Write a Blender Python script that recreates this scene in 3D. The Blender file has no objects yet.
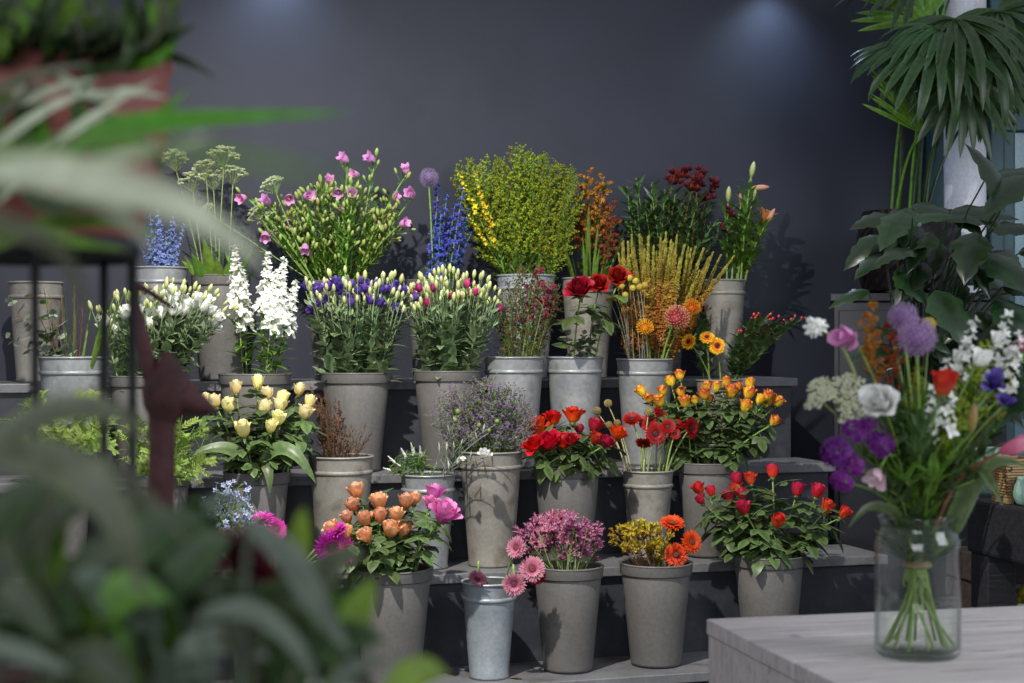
import bpy, math, random
from mathutils import Vector as V, Matrix
R = random.Random(11)
PI = math.pi
rnd = R.uniform
F = 1024 * 55 / 36.0
H = 1.292
COL = bpy.context.scene.collection
sin, cos, rad = math.sin, math.cos, math.radians

def P(px, py, Y):
    "world point seen at pixel px,py at depth Y"
    return V(((px - 512) / F * Y, Y, H - (py - 341.5) / F * Y))

def PX(p):
    return 512 + p.x / p.y * F, 341.5 - (p.z - H) / p.y * F

# ---------- stand frame -------------------------------------------------
A = rad(16.5)
UU = V((cos(A), sin(A), 0)); VV = V((-sin(A), cos(A), 0)); UP = V((0, 0, 1))
R1 = V((1.2645, 5.26, 0))
TREAD = .28
ZS = [.285, .574, .863, 1.157]
INSET = [0, 0, .045, .05]
def SP(s, d, z=0):
    return R1 - UU * s + VV * d + UP * z
def on_line(px, d):
    "point on the line parallel to the stand at depth d, at pixel column px"
    k = (px - 512) / F
    s = (R1.x + d * VV.x - k * (R1.y + d * VV.y)) / (UU.x - k * UU.y)
    return SP(s, d)

# ---------- mesh builder ------------------------------------------------
def LEAF(s): return max(.02, sin(PI * min(1, s * 1.0) ** .75) ** .85)
def OVATE(s): return max(.03, (sin(PI * s ** .6)) ** .7)
def LANCE(s): return max(.03, sin(PI * (s * .93 + .07) ** .8))
def STRAP(s): return max(.02, min(1, .5 + s * 2) * (1 - s ** 4) ** .7)
def PETAL(s): return max(.12, (s ** .5) * (1 - .75 * s ** 5) + .15 * (1 - s))
def POINTP(s): return max(.05, sin(PI * (s * .85 + .12)) ** .9)
def ROUND(s): return max(.12, math.sqrt(max(0, 1 - (2 * s - 1) ** 2)))
def LOBED(s): return max(.02, sin(PI * s ** .6) ** .6 * (1 + .22 * cos(s * 19)))

def ortho(d):
    a = V((0, 0, 1)) if abs(d.z) < .9 else V((1, 0, 0))
    x = d.cross(a).normalized()
    return x, d.cross(x).normalized()

def mat_to(o, z, roll=0, s=1.0):
    z = z.normalized()
    x, y = ortho(z)
    x2 = x * cos(roll) + y * sin(roll)
    y2 = z.cross(x2)
    M = Matrix((x2, y2, z)).transposed().to_4x4()
    if s != 1.0:
        M = M @ Matrix.Scale(s, 4)
    M.translation = o
    return M

class MB:
    def __init__(s):
        s.v, s.f, s.t, s.m = [], [], [], []
    def rows(s, rows, ts, mat=0, closed=False):
        b = len(s.v); n = len(rows[0])
        for r, t in zip(rows, ts):
            for k, p in enumerate(r):
                s.v.append(p[:]); s.t.append(t[k] if isinstance(t, (list, tuple)) else t)
        for i in range(len(rows) - 1):
            for j in range(n if closed else n - 1):
                k = (j + 1) % n
                s.f.append((b + i*n + j, b + i*n + k, b + (i+1)*n + k, b + (i+1)*n + j)); s.m.append(mat)
        return s
    def tube(s, path, rs, n=6, mat=0, ts=None, cap=False):
        path = [V(p) for p in path]
        if not isinstance(rs, (list, tuple)): rs = [rs] * len(path)
        elif len(rs) == 2 and len(path) != 2:
            rs = [rs[0] + (rs[1]-rs[0]) * i/(len(path)-1) for i in range(len(path))]
        rows = []; x = None
        for i, p in enumerate(path):
            d = (path[min(i+1, len(path)-1)] - path[max(i-1, 0)]).normalized()
            if x is None: x, y = ortho(d)
            else:
                x = (x - d * x.dot(d)).normalized(); y = d.cross(x)
            rows.append([p + (x*cos(a) + y*sin(a)) * rs[i] for a in (2*PI*k/n for k in range(n))])
        L = len(path) - 1
        s.rows(rows, ts or [i / L for i in range(L+1)], mat, True)
        if cap:
            for row, rev in ((0, True), (L, False)):
                b = len(s.v) - (L+1)*n + row*n
                f = list(range(b, b+n)); s.f.append(tuple(f[::-1] if rev else f)); s.m.append(mat)
        return s
    def blade(s, o, d, n, L, W, curl=0., cup=0., prof=LEAF, nl=4, nw=2, mat=0, tm=0, ruf=0., t0=0., t1=1., bend=0., curl2=None):
        d = d.normalized(); n = (n - d * n.dot(d)).normalized()
        sd = d.cross(n); p = V(o); rows = []; ts = []
        for i in range(nl + 1):
            q = i / nl; w = W * .5 * prof(q); r = []; tt = []
            for j in range(nw + 1):
                c = j / nw * 2 - 1
                r.append(p + sd * (c*w) + n * (cup*w*c*c + (ruf*W*rnd(-1, 1)*q if ruf else 0)))
                tt.append(t0 + (t1-t0) * (q if tm == 0 else abs(c) if tm == 1 else q*(.5+.5*abs(c))))
            rows.append(r); ts.append(tt)
            p = p + d * (L/nl)
            cc = curl if curl2 is None else curl + (curl2-curl)*min(1, i/max(1, nl-1)); c1, s1 = cos(cc/nl), sin(cc/nl)
            d, n = d*c1 - n*s1, n*c1 + d*s1
            if bend:
                d = (d + sd * bend/nl).normalized(); sd = d.cross(n).normalized()
        return s.rows(rows, ts, mat)
    def ball(s, c, rx, ry=None, rz=None, M=None, nu=8, nv=6, mat=0, bump=0., t0=0., t1=1.):
        ry = ry or rx; rz = rz or rx; rows = []; ts = []
        for i in range(nv + 1):
            a = PI * i / nv
            r = []
            for j in range(nu):
                b = 2*PI*j/nu; k = 1 + (rnd(-bump, bump) if bump else 0)
                p = V((rx*sin(a)*cos(b)*k, ry*sin(a)*sin(b)*k, -rz*cos(a)*k))
                if M: p = M.to_3x3() @ p
                r.append(V(c) + p)
            rows.append(r); ts.append(t0 + (t1-t0)*i/nv)
        return s.rows(rows, ts, mat, True)
    def lathe(s, prof, n=32, mat=0, M=None, ts=None):
        rows = []
        for r, z in prof:
            row = [V((r*cos(2*PI*j/n), r*sin(2*PI*j/n), z)) for j in range(n)]
            rows.append([M @ p for p in row] if M else row)
        return s.rows(rows, ts or [i/(len(prof)-1) for i in range(len(prof))], mat, True)
    def box(s, lo, hi, M=None, mat=0):
        b = len(s.v)
        for z in (lo[2], hi[2]):
            for x, y in ((lo[0], lo[1]), (hi[0], lo[1]), (hi[0], hi[1]), (lo[0], hi[1])):
                p = V((x, y, z)); s.v.append((M @ p if M else p)[:]); s.t.append(0)
        for f in ((3,2,1,0), (4,5,6,7), (0,1,5,4), (1,2,6,5), (2,3,7,6), (3,0,4,7)):
            s.f.append(tuple(b + i for i in f)); s.m.append(mat)
        return s
    def stamp(s, o, M, mat=None, t=None):
        b = len(s.v)
        s.v += [(M @ V(p))[:] for p in o.v]
        s.t += o.t if t is None else [t] * len(o.t)
        s.f += [tuple(b + i for i in f) for f in o.f]
        s.m += o.m if mat is None else [mat] * len(o.m)
        return s
    def mesh(s, name, mats, smooth=True):
        me = bpy.data.meshes.new(name)
        me.from_pydata(s.v, [], s.f)
        if not isinstance(mats, (list, tuple)): mats = [mats]
        for m in mats: me.materials.append(m)
        me.polygons.foreach_set('material_index', s.m)
        if smooth: me.polygons.foreach_set('use_smooth', [True] * len(s.f))
        me.attributes.new('t', 'FLOAT', 'POINT').data.foreach_set('value', s.t)
        me.update()
        return me
    def obj(s, name, mats, parent=None, smooth=True):
        return add(name, s.mesh(name, mats, smooth), parent)

def add(name, me, parent=None, M=None):
    o = bpy.data.objects.new(name, me); COL.objects.link(o)
    if parent: o.parent = parent
    if M is not None: o.matrix_local = M
    return o
def tag(o, label, cat, group=None, kind=None):
    o['label'] = label; o['category'] = cat
    if group: o['group'] = group
    if kind: o['kind'] = kind
    return o
def thing(name, label, cat, loc=(0, 0, 0), group=None, rz=0):
    o = bpy.data.objects.new(name, None); COL.objects.link(o)
    o.empty_display_size = .02
    o.location = loc; o.rotation_euler = (0, 0, rz)
    return tag(o, label, cat, group)
def struct(name, mb, mats, smooth=False):
    o = mb.obj(name, mats, None, smooth); o['kind'] = 'structure'; return o
def bevel(o, w=.004, seg=2):
    m = o.modifiers.new('edge', 'BEVEL'); m.width = w; m.segments = seg; m.limit_method = 'ANGLE'; return o

# ---------- materials ---------------------------------------------------
def lin(h):
    h = h.lstrip('#'); c = [int(h[i:i+2], 16)/255 for i in (0, 2, 4)]
    return [x/12.92 if x <= .04045 else ((x+.055)/1.055)**2.4 for x in c] + [1]
def pig(name, *cols, rough=.5, trans=.25, var=.18, ns=60., na=.25, metal=0., spec=.35, bump=0., hue=.02, coat=0., obj_space=False):
    m = bpy.data.materials.new(name); m.use_nodes = True
    nt = m.node_tree; N = nt.nodes; N.clear(); Lk = nt.links.new
    out = N.new('ShaderNodeOutputMaterial'); b = N.new('ShaderNodeBsdfPrincipled')
    at = N.new('ShaderNodeAttribute'); at.attribute_name = 't'
    rp = N.new('ShaderNodeValToRGB'); e = rp.color_ramp.elements
    cols = [lin(c) for c in cols]
    e[0].color = cols[0]; e[1].color = cols[-1]
    for i, c in enumerate(cols[1:-1]):
        e.new((i+1)/(len(cols)-1)).color = c
    Lk(at.outputs['Fac'], rp.inputs[0])
    tc = N.new('ShaderNodeTexCoord'); nz = N.new('ShaderNodeTexNoise'); nz.inputs['Scale'].default_value = ns; nz.inputs['Detail'].default_value = 3
    Lk(tc.outputs['Object'], nz.inputs['Vector'])
    mr = N.new('ShaderNodeMapRange'); mr.inputs['From Min'].default_value = .3; mr.inputs['From Max'].default_value = .7
    mr.inputs['To Min'].default_value = 1-na; mr.inputs['To Max'].default_value = 1+na
    Lk(nz.outputs['Fac'], mr.inputs['Value'])
    oi = N.new('ShaderNodeObjectInfo'); m2 = N.new('ShaderNodeMapRange')
    m2.inputs['To Min'].default_value = 1-var; m2.inputs['To Max'].default_value = 1+var
    Lk(oi.outputs['Random'], m2.inputs['Value'])
    mu = N.new('ShaderNodeMath'); mu.operation = 'MULTIPLY'; Lk(mr.outputs[0], mu.inputs[0]); Lk(m2.outputs[0], mu.inputs[1])
    m3 = N.new('ShaderNodeMapRange'); m3.inputs['To Min'].default_value = .5-hue; m3.inputs['To Max'].default_value = .5+hue
    Lk(oi.outputs['Random'], m3.inputs['Value'])
    hs = N.new('ShaderNodeHueSaturation'); Lk(rp.outputs[0], hs.inputs['Color']); Lk(mu.outputs[0], hs.inputs['Value']); Lk(m3.outputs[0], hs.inputs['Hue'])
    Lk(hs.outputs[0], b.inputs['Base Color'])
    b.inputs['Roughness'].default_value = rough; b.inputs['Metallic'].default_value = metal
    b.inputs['Specular IOR Level'].default_value = spec
    if coat: b.inputs['Coat Weight'].default_value = coat
    if bump:
        bp = N.new('ShaderNodeBump'); bp.inputs['Strength'].default_value = bump; bp.inputs['Distance'].default_value = .002
        Lk(nz.outputs['Fac'], bp.inputs['Height']); Lk(bp.outputs[0], b.inputs['Normal'])
    if trans:
        tr = N.new('ShaderNodeBsdfTranslucent'); Lk(hs.outputs[0], tr.inputs['Color'])
        mx = N.new('ShaderNodeMixShader'); mx.inputs[0].default_value = trans
        Lk(b.outputs[0], mx.inputs[1]); Lk(tr.outputs[0], mx.inputs[2]); Lk(mx.outputs[0], out.inputs[0])
    else:
        Lk(b.outputs[0], out.inputs[0])
    return m

def solid(name, c0, c1=None, **k):
    k.setdefault('trans', 0); k.setdefault('var', 0); k.setdefault('hue', 0)
    return pig(name, c0, c1 or c0, **k)

def mottled(name, c0, c1, scale=8., rough=.5, metal=0., stretch=(1, 1, 1), dark=None, bump=.1, spec=.4, fine=90.):
    "surface with two mixed tones, fine grain and optional dirt patches"
    m = bpy.data.materials.new(name); m.use_nodes = True
    nt = m.node_tree; N = nt.nodes; N.clear(); Lk = nt.links.new
    out = N.new('ShaderNodeOutputMaterial'); b = N.new('ShaderNodeBsdfPrincipled'); Lk(b.outputs[0], out.inputs[0])
    tc = N.new('ShaderNodeTexCoord'); mp = N.new('ShaderNodeMapping'); mp.inputs['Scale'].default_value = stretch
    Lk(tc.outputs['Object'], mp.inputs['Vector'])
    n1 = N.new('ShaderNodeTexNoise'); n1.inputs['Scale'].default_value = scale; n1.inputs['Detail'].default_value = 8; n1.inputs['Roughness'].default_value = .65
    n2 = N.new('ShaderNodeTexNoise'); n2.inputs['Scale'].default_value = fine; n2.inputs['Detail'].default_value = 2
    Lk(mp.outputs[0], n1.inputs['Vector']); Lk(mp.outputs[0], n2.inputs['Vector'])
    rp = N.new('ShaderNodeValToRGB'); rp.color_ramp.elements[0].position = .35; rp.color_ramp.elements[1].position = .68
    rp.color_ramp.elements[0].color = lin(c0); rp.color_ramp.elements[1].color = lin(c1)
    Lk(n1.outputs['Fac'], rp.inputs[0])
    mr = N.new('ShaderNodeMapRange'); mr.inputs['From Min'].default_value = .3; mr.inputs['From Max'].default_value = .7
    mr.inputs['To Min'].default_value = .9; mr.inputs['To Max'].default_value = 1.1
    Lk(n2.outputs['Fac'], mr.inputs['Value'])
    hs = N.new('ShaderNodeHueSaturation'); Lk(rp.outputs[0], hs.inputs['Color']); Lk(mr.outputs[0], hs.inputs['Value'])
    col = hs.outputs[0]
    if dark:
        n3 = N.new('ShaderNodeTexNoise'); n3.inputs['Scale'].default_value = scale*2.5; n3.inputs['Detail'].default_value = 10
        mp3 = N.new('ShaderNodeMapping'); mp3.inputs['Location'].default_value = (3.1, 7.7, 1.3); Lk(mp.outputs[0], mp3.inputs['Vector']); Lk(mp3.outputs[0], n3.inputs['Vector'])
        r3 = N.new('ShaderNodeValToRGB'); r3.color_ramp.elements[0].position = .56; r3.color_ramp.elements[1].position = .74
        Lk(n3.outputs['Fac'], r3.inputs[0])
        mx = N.new('ShaderNodeMix'); mx.data_type = 'RGBA'
        Lk(r3.outputs[0], mx.inputs['Factor']); Lk(col, mx.inputs['A']); mx.inputs['B'].default_value = lin(dark)
        col = mx.outputs['Result']
    Lk(col, b.inputs['Base Color'])
    b.inputs['Roughness'].default_value = rough; b.inputs['Metallic'].default_value = metal; b.inputs['Specular IOR Level'].default_value = spec
    bp = N.new('ShaderNodeBump'); bp.inputs['Strength'].default_value = bump; bp.inputs['Distance'].default_value = .003
    Lk(n1.outputs['Fac'], bp.inputs['Height']); Lk(bp.outputs[0], b.inputs['Normal'])
    return m
# ---------- palette -----------------------------------------------------
M_wall = mottled('navy_plaster', '#232631', '#282b38', 3, .62, fine=240, bump=.08)
M_floor = mottled('dark_concrete', '#3c3a38', '#4a4744', 2.5, .7)
M_riser = mottled('navy_paint', '#2e3037', '#383a42', 6, .5, dark='#43444a')
M_tread = mottled('zinc_grey', '#5f5f62', '#77777a', 5, .45, dark='#55504a', stretch=(1, 1, 1))
M_white = mottled('white_column_paint', '#cdced8', '#d8d8e0', 3, .5)
M_teal = mottled('teal_paint', '#27464d', '#30535a', 4, .45)
M_tealp = mottled('pale_teal_pane', '#5d7f8c', '#7197a3', 2, .25)
M_board = mottled('whitewashed_board', '#b4aba7', '#ccc4c0', 5, .6, stretch=(.6, 9, 3), dark='#857772', bump=.25)
M_dark = mottled('charcoal_wood', '#25262b', '#36363c', 4, .5, stretch=(1, 12, 12), dark='#4a4848')
M_dark2 = mottled('black_lacquer', '#17181d', '#1f2026', 4, .3)
M_galv = mottled('galvanized_metal', '#787b7e', '#989b9c', 9, .42, metal=.3, dark='#75756f', bump=.1, fine=60, spec=.5)
M_galvb = mottled('blueish_zinc', '#808890', '#a2a8ad', 7, .38, metal=.2, dark='#80857f', bump=.1, spec=.5)
M_rust = mottled('weathered_zinc', '#75726c', '#8f8c85', 7, .55, metal=.2, dark='#665f50', bump=.15)
M_grey = mottled('grey_plastic', '#5b5957', '#646260', 4, .42, dark='#6a6663', bump=.03)
M_iron = mottled('black_iron', '#131214', '#1d1b1c', 9, .55)
M_rustiron = mottled('rusted_iron', '#3a2020', '#523030', 14, .8, dark='#22191a')
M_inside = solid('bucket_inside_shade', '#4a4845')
M_soil = mottled('potting_soil', '#231b14', '#3a2d22', 60, .95)

G_stem = pig('stem_green', '#6d8a3c', '#7c9a48', trans=.1)
G_pale = pig('stem_pale', '#7c9150', '#8fa25e', trans=.1)
G_rose = pig('rose_leaf', '#42542f', '#5c7042', rough=.38, var=.35, trans=.2)
G_lisi = pig('lisianthus_leaf', '#687c55', '#879a72', rough=.5, var=.3)
G_fresh = pig('fresh_leaf', '#4f702a', '#6d9038', rough=.4, trans=.35, var=.25)
G_lime = pig('lime_leaf', '#738c3c', '#8fa552', rough=.45, trans=.35, var=.25)
G_dark = pig('dark_leaf', '#3d5430', '#566e3e', rough=.35, var=.3)
G_gloss = pig('glossy_leaf', '#14250f', '#1f3518', rough=.3, trans=.12, var=.35, spec=.55)
G_grey = pig('eucalyptus_leaf', '#7d8a78', '#98a08c', rough=.6, var=.25)
C_brown = pig('brown_twig', '#5d3f2c', '#7b5539', trans=0, var=.25)
C_dry = pig('dry_bract', '#5a382a', '#4a3024', '#74583f', trans=.1, var=.3)
C_tan = pig('tan_pod', '#5f5330', '#85744a', trans=0)

def bloom_mat(name, *c, **k):
    k.setdefault('rough', .55); k.setdefault('trans', .3); k.setdefault('na', .12); k.setdefault('var', .12)
    return pig(name, *c, **k)
C_cream = bloom_mat('cream_petal', '#e6c95a', '#efe09a', '#f1e8bc')
C_peach = bloom_mat('peach_petal', '#de7f30', '#eca468', '#f2c8a2', var=.15, hue=.016)
C_hot = bloom_mat('pink_rose_petal', '#cf3b93', '#e468b4', '#f0a3cf')
C_redo = bloom_mat('red_orange_petal', '#e8801a', '#dc3410', '#b80f10', var=.1, hue=.012)
C_crim = bloom_mat('crimson_petal', '#7d0f2a', '#a01830', '#b02440')
C_dred = bloom_mat('dark_red_petal', '#4f0510', '#820a18', '#a01424')
C_bic = bloom_mat('bicolor_petal', '#e8b420', '#f0c826', '#f2cc3a', '#e8a03a', '#c43a46', '#a81e3a')
C_coral = bloom_mat('coral_red_petal', '#ec6a1a', '#cc2a2c', '#b82036')
C_gred = bloom_mat('red_gerbera_petal', '#5c0208', '#8c060c', '#9c0d0e', hue=.003)
C_gpink = bloom_mat('pink_gerbera_petal', '#9a4460', '#b86a84', '#cc92a4', hue=.008)
C_gora = bloom_mat('orange_gerbera_petal', '#a41a04', '#cc3608', '#dc560e', hue=.008)
C_gyel = bloom_mat('yellow_red_petal', '#8a1008', '#c01c10', '#d84a18', '#eeb01c', '#f0c828')
C_mag = bloom_mat('magenta_petal', '#9a1068', '#c01e92', '#d048ae')
C_eye = bloom_mat('dark_eye', '#1e0c0c', '#3a1614', trans=0)
C_eyey = bloom_mat('brown_eye', '#2a120a', '#6d3a14', trans=0)
C_eyep = bloom_mat('maroon_eye', '#3a0f1e', '#7c3348', trans=0)
C_wht = bloom_mat('white_petal', '#dfe3c8', '#f4f4ee', '#fbfbf8')
C_vio = bloom_mat('violet_petal', '#371f7a', '#4d3294', '#7d68b0', var=.3)
C_mgl = bloom_mat('magenta_lisianthus_petal', '#a01a5c', '#c02a78', '#d85a98', var=.25)
C_bud = bloom_mat('green_white_bud', '#93a650', '#c6cc8a', '#e0e2bc')
C_ammi = bloom_mat('ammi_floret', '#8f9c62', '#c3c8a0', '#d8d8bc')
C_gbud = bloom_mat('yellow_green_bud', '#7f9440', '#a0b05c', '#bcc588')
C_pinkb = bloom_mat('campanula_petal', '#e0bcd0', '#d88ac6', '#dd9cd2')
C_blue = bloom_mat('blue_delphinium', '#26308c', '#3846a6', '#6470c4', var=.25)
C_pblue = bloom_mat('pale_blue_delphinium', '#4a5ca4', '#6c80c0', '#9aa8d6', var=.25)
C_all = bloom_mat('allium_floret', '#7a5c8c', '#a086ae', '#baa6c4')
C_gold = bloom_mat('goldenrod_floret', '#5c7f26', '#869e30', '#b8b42c', var=.3)
C_yel = bloom_mat('yellow_floret', '#d0ac14', '#e6cc20', '#ecd83c')
C_plume = bloom_mat('plume_floret', '#94582a', '#b07c34', '#a8963e', '#b0ac54', na=.4)
C_ama = bloom_mat('amaranth_tassel', '#b8902e', '#bd6f2c', '#84542c', na=.45, var=.3, hue=.03)
C_marn = bloom_mat('maroon_bract', '#4f1c24', '#6d2630', '#8c3a34', na=.3, var=.3)
C_sta = bloom_mat('statice_floret', '#665072', '#80688a', '#9c86a4', var=.25, na=.3)
C_paw = bloom_mat('pink_paw', '#8a2a52', '#ac5078', '#c98ea8', na=.25, var=.25)
C_ypaw = bloom_mat('yellow_paw', '#5a4818', '#937c20', '#c2a628', na=.25, var=.25)
C_tiger = bloom_mat('orange_lily', '#b3552e', '#d8804e', '#e29a6a')
C_berry = bloom_mat('red_berry', '#b01f2a', '#d83a3e', trans=0, rough=.3)
C_pin = bloom_mat('protea_pin', '#b82e3a', '#d2605a', '#e8b08a')
C_prot = bloom_mat('orange_protea', '#d06a10', '#f09a1a', '#f4b830')
C_nig = bloom_mat('blue_nigella', '#6a78b0', '#a3aed2', '#d2d6e2')
C_purp = bloom_mat('purple_phlox', '#4c0c5e', '#6c147c', '#882a94')
C_ast = bloom_mat('astrantia_head', '#4a101a', '#74202c', '#944450', na=.3)
C_pinkp = bloom_mat('pink_protea_bract', '#c9586e', '#e07a92', '#eaa6b4')

# ---------- room --------------------------------------------------------
WD = .98
def quad_box(name, s0, s1, d0, d1, z0, z1, mat):
    mb = MB(); b = 0
    pts = [SP(s0, d0), SP(s1, d0), SP(s1, d1), SP(s0, d1)]
    for z in (z0, z1):
        for p in pts: mb.v.append((p.x, p.y, z)); mb.t.append(0)
    for f in ((0,1,2,3), (7,6,5,4), (4,5,1,0), (5,6,2,1), (6,7,3,2), (7,4,0,3)):
        mb.f.append(f); mb.m.append(0)
    return mb
# floor
mb = MB(); mb.box((-4, -1.5, -.1), (5, 9, 0)); struct('floor', mb, M_floor)
_e = on_line(957, WD); WEND = (R1 + VV*WD - _e).dot(UU)
struct('wall_back', quad_box('w', WEND, 4.6, WD, WD+.15, 0, 3.0, M_wall), M_wall)

# stand
st = thing('display_stand', 'stepped navy display stand with grey treads holding the flower buckets', 'display stand', SP(1.4, .0))
SL = 3.5
for k in range(4):
    d0 = (k-1)*TREAD
    z1 = ZS[k]; zb = (ZS[k-1] if k else 0)
    mb = quad_box('riser', INSET[k]+.02, SL, d0+.02, (WD-.01) if k == 3 else d0+TREAD+.019, 0, z1-.03, 0)
    for i, p in enumerate(mb.v): mb.v[i] = (p[0]-st.location.x, p[1]-st.location.y, p[2])
    mb.obj('riser', M_riser, st, False)
    mb = quad_box('tread', INSET[k], SL, d0, (WD-.01) if k == 3 else d0+TREAD+.0199, z1-.03, z1, 0)
    for i, p in enumerate(mb.v): mb.v[i] = (p[0]-st.location.x, p[1]-st.location.y, p[2])
    o = mb.obj('tread', M_tread, st, False); bevel(o, .003)

# white column, teal door frame beyond the wall end
CY = 6.05
cx = (965-512)/F*CY
mb = MB(); cr = 20.5/F*CY
mb.lathe([(cr, 0), (cr, 3.0)], 40, M=Matrix.Translation((cx, CY, 0)))
struct('trim_1', mb, M_white, True)
def wall_piece(px0, px1, Y, z0, z1, th, name, mat):
    mb = MB(); a = P(px0, 0, Y); b = P(px1, 0, Y)
    mb.box((a.x, Y, z0), (b.x, Y+th, z1)); return struct(name, mb, mat)
wall_piece(930, 1250, 6.35, 0, 3.0, .1, 'wall_right', M_teal)
dr = thing('door_1', 'teal painted door with pale panes beside the white column', 'door', P(1020, 341, 6.2)); dr.location.z = 0
dr['kind'] = 'structure'
mb = MB(); 
for px0, px1, z0, z1, y0, y1 in ((986, 1001, 0, 3, -.05, .02), (1001, 1014, 0, 3, -.02, .02), (1028, 1060, 0, 3, -.05, .03), (1001, 1030, 0, .75, -.02, .02), (1001, 1030, 2.12, 2.2, -.03, .02)):
    a = P(px0, 0, 6.2).x - dr.location.x; b = P(px1, 0, 6.2).x - dr.location.x
    mb.box((a, y0, z0), (b, y1, z1))
bevel(mb.obj('frame', M_teal, dr, False), .008)
mb = MB(); mb.box((P(1013, 0, 6.2).x-dr.location.x, 0, .75), (P(1030, 0, 6.2).x-dr.location.x, .012, 2.15))
mb.obj('pane', M_tealp, dr, False)

# ---------- buckets -----------------------------------------------------
class Bk: pass
BUCKETS = []
def bucket(px, row, wpx, rimy, style, label, basey=None, dc=.15, ratio=.69):
    b = Bk(); b.c = on_line(px, (row-1)*TREAD + dc + (.06 if row == 3 else 0)); b.Y = b.c.y
    b.r = wpx*b.Y/F/2; rimy -= wpx/2*(rimy-341.5)/F; b.zr = H - (rimy-341.5)/F*b.Y; b.zb = ZS[row]+.001
    b.h = b.zr - b.zb; b.rb = b.r*ratio; b.rim = V((b.c.x, b.c.y, b.zr)); b.px = px; b.rimy = rimy
    o = thing('flower_bucket', label, 'bucket', (b.c.x, b.c.y, b.zb), 'flower buckets on the stand', rnd(0, 6))
    mat = {'galv': M_galv, 'blue': M_galvb, 'rust': M_rust, 'grey': M_grey}[style]
    h, r, rb = b.h, b.r*.97, b.rb
    def rr(z): return rb + (r-rb)*z/h
    mb = MB()
    if style == 'grey':
        zc = h-.036
        pr = [(0, .004), (rb-.006, .004), (rb, .002), (rr(.01), .01), (rr(h*.5), h*.5), (rr(zc-.006), zc-.006), (rr(zc)-.002, zc-.001), (rr(zc)-.002, zc), (rr(zc)+.005, zc+.0005), (rr(zc)+.006, zc+.003), (rr(h)+.004, h-.002)]
        ts = None
    else:
        pr = [(0, .006), (rb-.004, .006), (rb-.004, 0), (rb+.002, 0), (rb+.003, .006), (rr(.012), .012), (rr(h*.5), h*.5), (rr(h-.06), h-.06)]
        pr += [(rr(h-.04), h-.04), (rr(h), h-.001)]
    mb.lathe(pr, 40)
    mb.obj('body', mat, o)
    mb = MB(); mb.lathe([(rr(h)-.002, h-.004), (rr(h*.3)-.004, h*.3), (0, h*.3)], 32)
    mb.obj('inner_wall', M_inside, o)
    mb = MB()
    if style == 'grey':
        mb.lathe([(rr(h)+.004, h-.006), (rr(h)+.006, h-.003), (rr(h)+.005, h), (rr(h)-.002, h), (rr(h)-.003, h-.005)], 40)
    else:
        mb.lathe([(rr(h)+.004*cos(a), h-.003+.004*sin(a)) for a in [i*PI/4 for i in range(9)]], 40)
    mb.obj('rim', mat, o)
    if style != 'grey':
        mb = MB()
        mb.lathe([(rr(h-.05)+.005*cos(a), h-.05+.007*sin(a)) for a in [-PI/2+i*PI/6 for i in range(7)]], 40)
        mb.obj('rib', mat, o)
    b.o = o; BUCKETS.append(b)
    return b
# ---------- bloom meshes (origin at the flower base, axis +Z) -----------
def polar(az, th):
    r = V((cos(az), sin(az), 0))
    return r, UP*cos(th) + r*sin(th), UP*sin(th) - r*cos(th)

def m_rose(n=20, op=.6, r0=.028, ruf=.05, tm=0):
    mb = MB()
    for i in range(n):
        o = i/(n-1); az = i*2.4 + rnd(-.15, .15); ta = rnd(0, .25); tb = rnd(.72, 1.05)
        if o < .38:
            r, d, nn = polar(az, rad(5 + 18*o))
            mb.blade(r*r0*(.05 + .34*o) + UP*r0*.5, d, nn, r0*(1.12 + .1*op), r0*(.7 + .6*o), curl=-.35, curl2=.2 + op*1.2*o, cup=.5, prof=PETAL, nl=4, nw=3, ruf=ruf*.6, tm=tm, t0=ta*.5, t1=tb)
        else:
            q = (o-.38)/.62; r, d, nn = polar(az, rad(30 + 26*q*(.4+op)))
            mb.blade(r*r0*.08, d, nn, r0*(1.72 - .1*q + rnd(-.12, .1)), r0*(1.05 + .5*q), curl=-1.75 - .1*q + .4*op*q, curl2=.4 + rnd(.6, 3.6)*op*(.4+q), cup=.42, prof=PETAL, nl=6, nw=4, ruf=ruf, tm=tm, t0=ta, t1=tb)
    return mb
def m_calyx(r0=.028, L=.8):
    mb = MB()
    mb.ball((0, 0, -r0*.05), r0*.32, rz=r0*.3, nu=8, nv=5)
    for k in range(5):
        r, d, nn = polar(k*1.256, rad(rnd(60, 110)))
        mb.blade(r*r0*.2, d, nn, r0*L, r0*.3, curl=rnd(.3, 1.0), prof=LANCE, nl=3, nw=1)
    return mb
def m_gerbera(r0=.042, n=24, lift=12):
    mb = MB()
    for ring, (k, L, th, w, z) in enumerate(((n, 1, 90-lift*.5, .17, 0), (n, .93, 84-lift, .16, .003), (n-4, .55, 70-lift, .13, .005))):
        for i in range(k):
            az = 2*PI*(i + .5*ring)/k + rnd(-.05, .05)
            r, d, nn = polar(az, rad(th + rnd(-6, 6)))
            mb.blade(r*r0*.18 + UP*z, d, nn, r0*L*.84*rnd(.92, 1.05), r0*w*1.5, curl=rnd(.0, .35), cup=.25, prof=STRAP, nl=3, nw=2)
    return mb
def m_eye(r0=.042):
    mb = MB()
    mb.lathe([(r0*.3, .001), (r0*.29, .005), (r0*.18, .009), (r0*.05, .0085), (0, .007)], 14)
    for i in range(26):
        az = i*2.4; q = r0*.29*math.sqrt((i+.5)/26)
        mb.ball((q*cos(az), q*sin(az), .008), r0*.035, nu=4, nv=3, t0=.4)
    for i in range(22):
        r, d, nn = polar(2*PI*i/22, rad(45)); mb.blade(r*r0*.28+UP*.004, d, nn, r0*.13, r0*.07, prof=LANCE, nl=1, nw=1, t0=.5)
    return mb
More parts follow.
